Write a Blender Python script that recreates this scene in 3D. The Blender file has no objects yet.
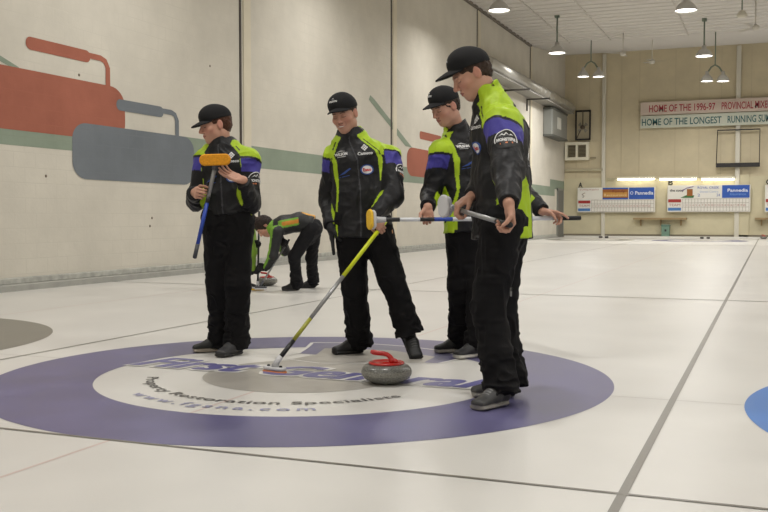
import bpy, bmesh, math, random, time
import numpy as np
from mathutils import Vector, Matrix
from mathutils.bvhtree import BVHTree
import openvdb
T0 = time.time()
SC = bpy.context.scene
COL = SC.collection
# ------------------------------------------------------------------ camera
FPX, YAW, PIT, EYE, CX, CY = 959.5, .3827, -.0411, .957, 2.6085, -5.1728
cam = bpy.data.cameras.new('camera'); camo = bpy.data.objects.new('camera', cam); COL.objects.link(camo)
cam.sensor_width = 36; cam.lens = FPX / 768 * 36; cam.clip_end = 300; cam.clip_start = .05
camo.location = (CX, CY, EYE); camo.rotation_euler = (math.pi / 2 + PIT, 0, YAW)
SC.camera = camo
SC.view_settings.view_transform = 'Standard'; SC.view_settings.look = 'None'
SC.view_settings.gamma = 1; SC.view_settings.use_curve_mapping = False; SC.view_settings.exposure = -.52
CAM = np.array([CX, CY, EYE])
cp, sp, cw, sw = math.cos(PIT), math.sin(PIT), math.cos(YAW), math.sin(YAW)
RW = np.array([cw, sw, 0.]); FW = np.array([-sw, cw, 0.]); ZW = np.array([0., 0., 1.])
def ray(u, v):
    x = (u - 384) / FPX; y = -(v - 256) / FPX
    d = np.array([x, cp - y * sp, sp + y * cp])
    return np.array([cw * d[0] - sw * d[1], sw * d[0] + cw * d[1], d[2]])
def at(u, v, Z): return CAM + ray(u, v) * Z              # a point of the place measured in the photo, at depth Z metres
def plane(u, v, ax, val):
    d = ray(u, v); return CAM + d * (val - CAM[ax]) / d[ax]
def vec(r, f, z): v = r * RW + f * FW + z * ZW; return v / np.linalg.norm(v)

# ------------------------------------------------------------------ materials
def srgb(r, g, b):
    return tuple(((c / 255) / 12.92 if c / 255 < .04045 else ((c / 255 + .055) / 1.055) ** 2.4) for c in (r, g, b)) + (1,)
MATS = {}
def mat(name, col, rough=.6, metal=0, noise=0, nscale=20, bump=0, bscale=60, emit=None, estr=0, coat=0, spec=.5, sheen=0):
    if name in MATS: return MATS[name]
    m = bpy.data.materials.new(name); m.use_nodes = True; nt = m.node_tree; b = nt.nodes['Principled BSDF']
    b.inputs['Base Color'].default_value = col; b.inputs['Roughness'].default_value = rough
    b.inputs['Metallic'].default_value = metal; b.inputs['Specular IOR Level'].default_value = spec
    b.inputs['Coat Weight'].default_value = coat; b.inputs['Sheen Weight'].default_value = sheen
    if noise:
        tc = nt.nodes.new('ShaderNodeTexCoord'); n = nt.nodes.new('ShaderNodeTexNoise'); n.inputs['Scale'].default_value = nscale
        n.inputs['Detail'].default_value = 5
        nt.links.new(tc.outputs['Object'], n.inputs['Vector'])
        mx = nt.nodes.new('ShaderNodeMix'); mx.data_type = 'RGBA'; mx.inputs[0].default_value = noise
        mx.inputs[6].default_value = col
        cr = nt.nodes.new('ShaderNodeValToRGB'); cr.color_ramp.elements[0].position = .35; cr.color_ramp.elements[1].position = .65
        cr.color_ramp.elements[0].color = tuple(c * .45 for c in col[:3]) + (1,)
        cr.color_ramp.elements[1].color = tuple(min(1, c * 1.5) for c in col[:3]) + (1,)
        nt.links.new(n.outputs['Fac'], cr.inputs[0]); nt.links.new(cr.outputs[0], mx.inputs[7])
        nt.links.new(mx.outputs[2], b.inputs['Base Color'])
    if bump:
        tc = nt.nodes.new('ShaderNodeTexCoord'); n = nt.nodes.new('ShaderNodeTexNoise'); n.inputs['Scale'].default_value = bscale
        bp = nt.nodes.new('ShaderNodeBump'); bp.inputs['Strength'].default_value = bump; bp.inputs['Distance'].default_value = .01
        nt.links.new(tc.outputs['Object'], n.inputs['Vector']); nt.links.new(n.outputs['Fac'], bp.inputs['Height'])
        nt.links.new(bp.outputs[0], b.inputs['Normal'])
    if emit: b.inputs['Emission Color'].default_value = emit; b.inputs['Emission Strength'].default_value = estr
    MATS[name] = m; return m
def attr_mat(name, rough=.6, bump=.3, bscale=90, sheen=0, spec=.4, stretch=(1, 1, 1), dist=.004):
    if name in MATS: return MATS[name]
    m = mat(name, (.5, .5, .5, 1), rough, sheen=sheen, spec=spec); nt = m.node_tree; b = nt.nodes['Principled BSDF']
    a = nt.nodes.new('ShaderNodeAttribute'); a.attribute_name = 'dye'; nt.links.new(a.outputs['Color'], b.inputs['Base Color'])
    tc = nt.nodes.new('ShaderNodeTexCoord'); mp = nt.nodes.new('ShaderNodeMapping'); mp.inputs['Scale'].default_value = stretch
    n = nt.nodes.new('ShaderNodeTexNoise'); n.inputs['Scale'].default_value = bscale; n.inputs['Detail'].default_value = 4
    bp = nt.nodes.new('ShaderNodeBump'); bp.inputs['Strength'].default_value = bump; bp.inputs['Distance'].default_value = dist
    nt.links.new(tc.outputs['Object'], mp.inputs[0]); nt.links.new(mp.outputs[0], n.inputs['Vector'])
    nt.links.new(n.outputs['Fac'], bp.inputs['Height']); nt.links.new(bp.outputs[0], b.inputs['Normal'])
    return m

# ------------------------------------------------------------------ plain mesh helpers
def tag(o, label=None, cat=None, group=None, kind=None):
    if label: o['label'] = label
    if cat: o['category'] = cat
    if group: o['group'] = group
    if kind: o['kind'] = kind
    return o
def link(name, me, m=None, parent=None, smooth=False):
    o = bpy.data.objects.new(name, me); COL.objects.link(o)
    if m is not None:
        for mm in (m if isinstance(m, (list, tuple)) else [m]): me.materials.append(mm)
    if smooth: me.polygons.foreach_set('use_smooth', [True] * len(me.polygons))
    if parent is not None:
        o.parent = parent; o.matrix_parent_inverse = Matrix.Translation(parent.location).inverted()
    return o
def obj(name, bm, m, parent=None, smooth=False):
    me = bpy.data.meshes.new(name); bmesh.ops.recalc_face_normals(bm, faces=bm.faces); bm.to_mesh(me); bm.free()
    return link(name, me, m, parent, smooth)
def empty(name, loc=(0, 0, 0)):
    o = bpy.data.objects.new(name, None); o.location = Vector(loc); COL.objects.link(o); return o
def box(bm, lo, hi, bev=0, mi=0):
    lo = Vector(lo); hi = Vector(hi); c = (lo + hi) / 2; s = hi - lo
    r = bmesh.ops.create_cube(bm, size=1, matrix=Matrix.Translation(c) @ Matrix.Diagonal((s.x, s.y, s.z, 1)))
    fs = list({f for v in r['verts'] for f in v.link_faces})
    for f in fs: f.material_index = mi
    if bev:
        es = list({e for v in r['verts'] for e in v.link_edges})
        bmesh.ops.bevel(bm, geom=es, offset=bev, segments=2, affect='EDGES', profile=.5)
    return bm
def boxo(name, lo, hi, m, parent=None, bev=0):
    bm = bmesh.new(); box(bm, lo, hi, bev); return obj(name, bm, m, parent)
def frame_for(a, b):
    a = Vector(a); b = Vector(b); d = (b - a).normalized(); up = Vector((0, 0, 1)) if abs(d.z) < .95 else Vector((0, 1, 0))
    x = d.cross(up).normalized(); y = x.cross(d).normalized(); return a, d, (b - a).length, x, y
def tube(bm, a, b, r0, r1=None, seg=16, caps=True, mi=0):
    r1 = r0 if r1 is None else r1
    a, d, L, x, y = frame_for(a, b)
    R = []
    for t, r in ((0, r0), (L, r1)):
        R.append([bm.verts.new(a + d * t + (x * math.cos(k * 2 * math.pi / seg) + y * math.sin(k * 2 * math.pi / seg)) * r) for k in range(seg)])
    for k in range(seg):
        f = bm.faces.new((R[0][k], R[0][(k + 1) % seg], R[1][(k + 1) % seg], R[1][k])); f.smooth = True; f.material_index = mi
    if caps:
        for q in (R[0][::-1], R[1]): bm.faces.new(q).material_index = mi
    return bm
def lathe(bm, o, prof, seg=32, axis=(0, 0, 1), smooth=True, mi=0):
    o = Vector(o); a, d, L, x, y = frame_for(o, o + Vector(axis))
    rings = []
    for r, z in prof:
        if r < 1e-6: rings.append([bm.verts.new(o + d * z)])
        else: rings.append([bm.verts.new(o + d * z + (x * math.cos(k * 2 * math.pi / seg) + y * math.sin(k * 2 * math.pi / seg)) * r) for k in range(seg)])
    for p, q in zip(rings, rings[1:]):
        for k in range(seg):
            a_, b_ = p[k % len(p)], p[(k + 1) % len(p)]; c_, e_ = q[(k + 1) % len(q)], q[k % len(q)]
            vs = []
            for v in (a_, b_, c_, e_):
                if v not in vs: vs.append(v)
            if len(vs) > 2:
                f = bm.faces.new(vs); f.smooth = smooth; f.material_index = mi
    return bm
def poly(bm, pts):
    return bm.faces.new([bm.verts.new(Vector(p)) for p in pts])
def sweep(bm, pts, r, seg=12, radii=None, sx=1.0):
    pts = [Vector(p) for p in pts]; rings = []; px = None
    for i, p in enumerate(pts):
        d = (pts[min(i + 1, len(pts) - 1)] - pts[max(i - 1, 0)]).normalized()
        if px is None: up = Vector((0, 0, 1)) if abs(d.z) < .9 else Vector((1, 0, 0)); px = d.cross(up).normalized()
        px = (px - d * px.dot(d)).normalized(); py = d.cross(px)
        rr = radii[i] if radii else r
        rings.append([bm.verts.new(p + px * math.cos(k * 2 * math.pi / seg) * rr * sx + py * math.sin(k * 2 * math.pi / seg) * rr) for k in range(seg)])
    for a, b in zip(rings, rings[1:]):
        for k in range(seg): bm.faces.new((a[k], a[(k + 1) % seg], b[(k + 1) % seg], b[k])).smooth = True
    bm.faces.new(rings[0][::-1]); bm.faces.new(rings[-1]); return bm
def text_bm(s, size=1, bold=0, shear=0, sx=1, align='LEFT', space=1):
    cu = bpy.data.curves.new('lettering', 'FONT'); cu.body = s; cu.size = size; cu.offset = bold; cu.shear = shear; cu.align_x = align
    cu.space_character = space; cu.resolution_u = 3
    o = bpy.data.objects.new('lettering', cu); me = o.to_mesh(); bm = bmesh.new(); bm.from_mesh(me)
    o.to_mesh_clear(); bpy.data.objects.remove(o); bpy.data.curves.remove(cu)
    for v in bm.verts: v.co.x *= sx
    return bm
def text_on(name, s, origin, U, V, N, size, m, parent, fit=None, height=None, off=.004, **kw):
    bm = text_bm(s, size, **kw)
    if fit and bm.verts:
        x0 = min(v.co.x for v in bm.verts); x1 = max(v.co.x for v in bm.verts)
        y0 = min(v.co.y for v in bm.verts); y1 = max(v.co.y for v in bm.verts)
        for v in bm.verts:
            v.co.x = (v.co.x - x0) / (x1 - x0) * fit
            v.co.y = (v.co.y - y0) / (y1 - y0) * (height if height else (y1 - y0) * fit / (x1 - x0))
    O = Vector(origin); U = Vector(U); V = Vector(V); N = Vector(N)
    for v in bm.verts: v.co = O + U * v.co.x + V * v.co.y + N * off
    return obj(name, bm, m, parent)

# ------------------------------------------------------------------ distance field modelling (numpy + openvdb)
f32 = np.float32
def _hash(i, j, k, seed):
    n = (i.astype(np.int64) * 73856093) ^ (j.astype(np.int64) * 19349663) ^ (k.astype(np.int64) * 83492791) ^ (seed * 2654435761)
    n = (n ^ (n >> 13)) * 1274126177 & 0x7fffffff
    return ((n ^ (n >> 16)) & 0xffff).astype(f32) / 65535.0
def vnoise(P, seed=0):
    I = np.floor(P).astype(np.int64); F = (P - I).astype(f32); F = F * F * F * (F * (F * 6 - 15) + 10)
    r = 0
    for dx in (0, 1):
        for dy in (0, 1):
            for dz in (0, 1):
                w = (F[:, 0] if dx else 1 - F[:, 0]) * (F[:, 1] if dy else 1 - F[:, 1]) * (F[:, 2] if dz else 1 - F[:, 2])
                r = r + w * _hash(I[:, 0] + dx, I[:, 1] + dy, I[:, 2] + dz, seed)
    return r * 2 - 1
def nrm(v): v = np.asarray(v, float); return v / (np.linalg.norm(v) + 1e-12)
class EC:
    """tapered elliptic segment"""
    def __init__(s, A, B, ra, rb=None, S=None, k=.02, flatA=False, flatB=False, op='u'):
        s.A = np.asarray(A, float); B = np.asarray(B, float)
        rb = ra if rb is None else rb
        s.ra = (ra, ra) if np.isscalar(ra) else ra; s.rb = (rb, rb) if np.isscalar(rb) else rb
        d = B - s.A; s.L = max(np.linalg.norm(d), 1e-6); s.T = d / s.L if s.L > 1e-5 else ZW
        S = (np.array([1., 0, 0]) if abs(s.T[0]) < .8 else np.array([0, 1., 0])) if S is None else np.asarray(S, float)
        S = S - s.T * S.dot(s.T); s.S = S / np.linalg.norm(S); s.N = np.cross(s.T, s.S)
        s.k = k; s.fA = flatA; s.fB = flatB; s.op = op
        m = max(s.ra + s.rb); s.lo = np.minimum(s.A, B) - m; s.hi = np.maximum(s.A, B) + m
    def __call__(s, X, Y, Z):
        X = X - f32(s.A[0]); Y = Y - f32(s.A[1]); Z = Z - f32(s.A[2])
        w = X * f32(s.T[0]) + Y * f32(s.T[1]) + Z * f32(s.T[2])
        x = X * f32(s.S[0]) + Y * f32(s.S[1]) + Z * f32(s.S[2]); y = X * f32(s.N[0]) + Y * f32(s.N[1]) + Z * f32(s.N[2])
        t = np.clip(w / f32(s.L), 0, 1); wr = w - t * f32(s.L)
        if s.fA: wr = np.where(w < 0, f32(0), wr)
        if s.fB: wr = np.where(w > s.L, f32(0), wr)
        a = s.ra[0] + (s.rb[0] - s.ra[0]) * t; b = s.ra[1] + (s.rb[1] - s.ra[1]) * t; c = np.minimum(a, b)
        k0 = np.sqrt((x / a) ** 2 + (y / b) ** 2 + (wr / c) ** 2)
        k1 = np.sqrt((x / a ** 2) ** 2 + (y / b ** 2) ** 2 + (wr / c ** 2) ** 2) + 1e-6
        d = np.where(k0 < .05, -c, k0 * (k0 - 1) / k1)
        if s.fA: d = np.maximum(d, -w)
        if s.fB: d = np.maximum(d, w - f32(s.L))
        return d.astype(f32)
    def at(s, P): return s(P[:, 0].astype(f32), P[:, 1].astype(f32), P[:, 2].astype(f32))
class FN:
    def __init__(s, fn, lo, hi, k=.01, op='u'): s.fn = fn; s.lo = np.asarray(lo, float); s.hi = np.asarray(hi, float); s.k = k; s.op = op
    def __call__(s, X, Y, Z): return s.fn(X, Y, Z).astype(f32)
def ell(c, r, M=None, k=.01, op='u'):
    """ellipsoid, radii r along the columns of M"""
    c = np.asarray(c, float); M = np.eye(3) if M is None else M; R = max(r)
    def fn(X, Y, Z):
        X = X - f32(c[0]); Y = Y - f32(c[1]); Z = Z - f32(c[2]); q0 = 0; q1 = 0
        for i in range(3):
            l = X * f32(M[0, i]) + Y * f32(M[1, i]) + Z * f32(M[2, i]); q0 = q0 + (l / r[i]) ** 2; q1 = q1 + (l / r[i] ** 2) ** 2
        k0 = np.sqrt(q0); return np.where(k0 < .05, -min(r), k0 * (k0 - 1) / (np.sqrt(q1) + 1e-6))
    return FN(fn, c - R, c + R, k, op)
def sdf_mesh(name, prims, h, noise=None, band=.03, adapt=0.0):
    us = [p for p in prims if p.op == 'u']
    lo = np.min([p.lo for p in us], 0) - .03; hi = np.max([p.hi for p in us], 0) + .03
    n = np.ceil((hi - lo) / h).astype(int) + 1
    A = np.full(n, .08, f32)
    ax = [(lo[i] + np.arange(n[i]) * h).astype(f32) for i in range(3)]
    for p in prims:
        pad = max(p.k, .012) + 2 * h
        i0 = np.clip(np.floor((p.lo - pad - lo) / h).astype(int), 0, n); i1 = np.clip(np.ceil((p.hi + pad - lo) / h).astype(int) + 1, 0, n)
        if (i1 <= i0).any(): continue
        sl = tuple(slice(a, b) for a, b in zip(i0, i1))
        X = ax[0][sl[0]][:, None, None]; Y = ax[1][sl[1]][None, :, None]; Z = ax[2][sl[2]][None, None, :]
        d = p(X, Y, Z); a = A[sl]; k = f32(max(p.k, 1e-4))
        if p.op == 'u':
            hh = np.maximum(k - np.abs(a - d), 0) / k; A[sl] = np.minimum(a, d) - hh * hh * k * f32(.25)
        else:
            d = -d if p.op == 's' else d
            hh = np.maximum(k - np.abs(a - d), 0) / k; A[sl] = np.maximum(a, d) + hh * hh * k * f32(.25)
    if noise is not None:
        idx = np.nonzero(np.abs(A) < band)
        P = np.stack([ax[i][idx[i]] for i in range(3)], 1)
        A[idx] += noise(P).astype(f32)
    g = openvdb.FloatGrid(.08); g.copyFromArray(A, tolerance=0.0)
    g.transform = openvdb.createLinearTransform(voxelSize=h)
    if adapt: pts, tris, quads = g.convertToPolygons(isovalue=0.0, adaptivity=adapt)
    else: pts, quads = g.convertToQuads(isovalue=0.0); tris = np.zeros((0, 3), int)
    pts = np.asarray(pts, float) + lo
    me = bpy.data.meshes.new(name)
    nq, ntr = len(quads), len(tris)
    me.vertices.add(len(pts)); me.vertices.foreach_set('co', pts.astype(f32).ravel())
    loops = np.concatenate([np.asarray(quads)[:, ::-1].ravel(), np.asarray(tris)[:, ::-1].ravel()]).astype(np.int32)
    me.loops.add(len(loops)); me.loops.foreach_set('vertex_index', loops)
    st = np.concatenate([np.arange(nq) * 4, nq * 4 + np.arange(ntr) * 3]).astype(np.int32)
    me.polygons.add(nq + ntr); me.polygons.foreach_set('loop_start', st)
    me.update(calc_edges=True); me.validate()
    me.polygons.foreach_set('use_smooth', np.ones(len(me.polygons), bool))
    return me, pts
def keep_largest(me):
    """drop crumbs that the noise may have cut loose"""
    bm = bmesh.new(); bm.from_mesh(me); bm.verts.ensure_lookup_table(); seen = set(); comps = []
    for v in bm.verts:
        if v.index in seen: continue
        st = [v]; seen.add(v.index); c = [v]
        while st:
            q = st.pop()
            for e in q.link_edges:
                o = e.other_vert(q)
                if o.index not in seen: seen.add(o.index); st.append(o); c.append(o)
        comps.append(c)
    if len(comps) > 1:
        comps.sort(key=len); bmesh.ops.delete(bm, geom=[v for c in comps[:-1] for v in c], context='VERTS'); bm.to_mesh(me)
    bm.free()
def dye(me, cols):
    a = me.color_attributes.new('dye', 'FLOAT_COLOR', 'POINT')
    a.data.foreach_set('color', np.concatenate([cols, np.ones((len(cols), 1))], 1).astype(f32).ravel())
def coords(me):
    c = np.empty(len(me.vertices) * 3, f32); me.vertices.foreach_get('co', c); return c.reshape(-1, 3).astype(float)
def ss(x, a, b): t = np.clip((x - a) / (b - a), 0, 1); return t * t * (3 - 2 * t)

# ------------------------------------------------------------------ people
C_BLACK = (.0075, .0075, .009); C_LIME = (.38, .55, .018); C_PURPLE = (.052, .044, .28); C_CHAR = (.020, .021, .022)
C_SKIN = np.array((.50, .275, .195))
M_SKIN = attr_mat('skin', .5, .08, 120, spec=.35)
M_JACKET = attr_mat('jacket_cloth', .52, .35, 55, spec=.30, dist=.006)
M_TROUSER = attr_mat('trouser_cloth', .75, .4, 45, spec=.15, stretch=(1, 1, .5), dist=.008)
M_SHOE = attr_mat('shoe_leather', .5, .15, 150, spec=.4)
M_CAP = attr_mat('cap_twill', .8, .3, 240, spec=.2, dist=.002)
M_HAIR = attr_mat('hair_strands', .55, .9, 160, spec=.3, stretch=(3, 3, .6), dist=.006)
M_GLOVE = attr_mat('glove_knit', .8, .3, 200)
M_WHITE_PRINT = mat('white_print', srgb(215, 215, 215), .6)
M_RED_PRINT = mat('red_print', srgb(190, 40, 45), .6)
M_BLUE_PRINT = mat('blue_print', srgb(40, 70, 140), .6)
M_BADGE = mat('badge_black', (.01, .01, .01, 1), .6)
M_ORANGE_PRINT = mat('orange_print', srgb(205, 120, 70), .6)

def ik(a, c, l1, l2, hint):
    a = np.asarray(a, float); c = np.asarray(c, float); D = c - a; d = np.linalg.norm(D); u = D / d
    if d > (l1 + l2) * .995: q = d / ((l1 + l2) * .995); l1 *= q; l2 *= q
    x = (l1 * l1 - l2 * l2 + d * d) / (2 * d); h = math.sqrt(max(l1 * l1 - x * x, 0))
    p = np.asarray(hint, float) - a; p = p - u * p.dot(u); return a + u * x + nrm(p) * h
def hand(W, d, n, side, curls=(20, 25, 15), thumb=.3, s=1., idx=None, spread=.0):
    W = np.asarray(W, float); d = nrm(d); n = nrm(np.asarray(n, float) - d * np.dot(n, d)); th = np.cross(d, n) * (1 if side == 'R' else -1)
    P = [EC(W - d * .01 * s, W + d * .04 * s, (.027 * s, .020 * s), (.036 * s, .018 * s), S=th, k=.012),
         EC(W + d * .04 * s, W + d * .085 * s, (.036 * s, .018 * s), (.041 * s, .0125 * s), S=th, k=.012)]
    base = [(.090, .031), (.094, .0105), (.089, -.0105), (.080, -.030)]
    ln = [(.043, .026, .020), (.047, .029, .021), (.043, .027, .020), (.034, .021, .018)]
    for i in range(4):
        q = W + d * base[i][0] * s + th * base[i][1] * s; P.append(EC(W + d * .05 * s + th * base[i][1] * .85 * s, q, .011 * s, .0102 * s, k=.006))
        cu = curls if not (i == 0 and idx) else idx; a = 0; r = .0093 * s * (1 if i < 3 else .9)
        sp_ = th * (1.5 - i) * spread
        for j in range(3):
            a += math.radians(cu[j] + (i * 3 if j == 0 else 0)); e = q + nrm(d * math.cos(a) + n * math.sin(a) + sp_) * ln[i][j] * s
            P.append(EC(q, e, r, r * .93, k=.0035)); q = e; r *= .93
    b = W + d * .022 * s + th * .024 * s + n * .004 * s
    t1 = b + nrm(d * .62 + th * .62 + n * .35) * .042 * s; t2 = t1 + nrm(d * .85 + th * .15 + n * (thumb + .15)) * .033 * s
    t3 = t2 + nrm(d * .8 - th * .15 + n * (thumb * 1.6 + .1)) * .026 * s
    P += [EC(W + d * .01, b, .015 * s, .016 * s, k=.012), EC(b, t1, .0155 * s, .0115 * s, k=.008), EC(t1, t2, .0112 * s, .0098 * s, k=.004), EC(t2, t3, .0098 * s, .0082 * s, k=.004)]
    return P
def grip(G, A, d, n, side, r=.0135, s=1.):
    """hand closed around a shaft through G along A; returns wrist"""
    A = nrm(A); d = nrm(np.asarray(d, float) - A * np.dot(d, A)); n = np.asarray(n, float); n = n - A * n.dot(A); n = nrm(n - d * n.dot(d))
    W = np.asarray(G, float) - d * .088 * s - n * (r + .016 * s)
    return W, d, n
def head_prims(c, M, s):
    def w(x, y, z): return c + M @ (np.array((x, y, z)) * s)
    def e(x, y, z, a, b, cc, k, op='u'): return ell(w(x, y, z), (a * s, b * s, cc * s), M, k * s, op)
    P = [e(0, -.014, .035, .074, .094, .088, .01), e(0, .028, -.035, .060, .066, .078, .04), e(0, .060, -.092, .024, .022, .020, .035)]
    for q in (-1, 1):
        P += [e(q * .043, .005, -.062, .018, .030, .022, .035), e(q * .042, .060, -.022, .022, .020, .018, .025)]
    P += [e(0, .080, .024, .046, .014, .012, .02)]
    for q in (-1, 1):
        P += [e(q * .031, .096, .004, .015, .013, .010, .012, 's'), e(q * .031, .0795, .001, .0125, .0125, .0115, .003)]
    P += [EC(w(0, .089, .014), w(0, .112, -.026), (.0075 * s, .009 * s), (.0115 * s, .011 * s), S=M[:, 0], k=.010 * s)]
    for q in (-1, 1): P += [e(q * .012, .101, -.032, .0075, .009, .007, .006)]
    P += [e(0, .0905, -.0545, .023, .0095, .0055, .007), e(0, .089, -.0665, .020, .0095, .006, .007), e(0, .100, -.0603, .026, .010, .0016, .002, 's')]
    for q in (-1, 1):
        Me = M @ np.array(((math.cos(.35 * q), -math.sin(.35 * q), 0), (math.sin(.35 * q), math.cos(.35 * q), 0), (0, 0, 1)))
        P += [ell(w(q * .078, -.006, -.004), (.0075 * s, .019 * s, .032 * s), Me, .006 * s), ell(w(q * .088, .000, .000), (.006 * s, .010 * s, .018 * s), Me, .005 * s, 's')]
    return P
def face_dye(P, c, M, s, hair, smile=False, base=C_SKIN):
    L = (P - c) @ M / s; x, y, z = np.abs(L[:, 0]), L[:, 1], L[:, 2]
    col = np.tile(base, (len(P), 1)); inh = (np.abs(L) < .15).all(1)
    def mix(mask, c2, a=1.): 
        m = (mask * inh * a)[:, None]; col[:] = col * (1 - m) + np.array(c2) * m
    g = np.exp(-((x - .045) ** 2 + (z + .03) ** 2) / .0006) * (y > .03); mix(g, (.52, .20, .145), .55)
    mix(np.exp(-((x) ** 2 + (z + .03) ** 2) / .0002) * (y > .09), (.5, .2, .15), .5)
    mix((x > .074) & (z > -.04) & (z < .035) & (np.abs(y) < .04), (.52, .22, .17), .6)
    lip = (1 - ss(np.sqrt((x / .023) ** 2 + ((z + .060) / .011) ** 2), .8, 1.05)) * (y > .07); mix(lip, (.40, .13, .11), .8)
    if smile:
        mix((1 - ss(np.sqrt((x / .021) ** 2 + ((z + .0605) / .0042) ** 2), .8, 1.1)) * (y > .07), (.7, .66, .6), 1)
        mix((1 - ss(np.abs(np.sqrt(x ** 2 + (z + .045) ** 2) - .034), .001, .0035)) * (y > .06) * (z > -.065) * (z < -.03), (.36, .16, .12), .6)
    else: mix((1 - ss(np.abs(z + .0603), .0005, .002)) * (x < .022) * (y > .07), (.16, .05, .04), .8)
    hb = np.array(hair) * .9
    mix((1 - ss(np.abs(z - .026 + (x - .032) ** 2 * 8), .002, .0055)) * ss(x, .012, .018) * (1 - ss(x, .044, .05)) * (y > .04), hb, .8)
    mix((1 - ss(np.abs(z + .0045 + (x - .031) ** 2 * -12), .001, .003)) * (np.abs(x - .031) < .0145) * (y > .04), (.05, .03, .025), .85)
    mix(np.exp(-((x - .012) ** 2 + (z + .041) ** 2) / .000018) * (y > .08), (.12, .04, .03), .9)
    return col
def decal(name, bm, O, U, V, N, bvh, m, parent, off=.003, subdiv=1):
    bmesh.ops.triangulate(bm, faces=bm.faces)
    if subdiv: bmesh.ops.subdivide_edges(bm, edges=bm.edges, cuts=subdiv, use_grid_fill=True)
    O = Vector(O); U = Vector(U); V = Vector(V); N = Vector(N).normalized()
    for v in bm.verts:
        p = O + U * v.co.x + V * v.co.y; h = bvh.ray_cast(p + N * .14, -N, .34)
        v.co = (h[0] if h[0] is not None else p) + N * (off + v.co.z)
    return obj(name, bm, m, parent)
def disc_bm(r0, r1, seg=28, sx=1., rings=3, a0=0, a1=2 * math.pi):
    bm = bmesh.new(); R = []
    for j in range(rings + 1):
        r = r0 + (r1 - r0) * j / rings
        R.append([bm.verts.new((math.cos(a0 + (a1 - a0) * k / seg) * r * sx, math.sin(a0 + (a1 - a0) * k / seg) * r, 0)) for k in range(seg + 1)])
    for a, b in zip(R, R[1:]):
        for k in range(seg):
            if r0 < 1e-6 and a is R[0]: bm.faces.new((a[k], b[k], b[k + 1]))
            else: bm.faces.new((a[k], b[k], b[k + 1], a[k + 1]))
    bmesh.ops.remove_doubles(bm, verts=bm.verts, dist=1e-6)
    return bm
def poly_bm(*polys):
    bm = bmesh.new()
    for p in polys: poly(bm, [(a, b, 0) for a, b in p])
    return bm
def merge(*bms):
    out = bmesh.new()
    for b in bms:
        me = bpy.data.meshes.new('tmp'); b.to_mesh(me); out.from_mesh(me); bpy.data.meshes.remove(me)
    return out

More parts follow.
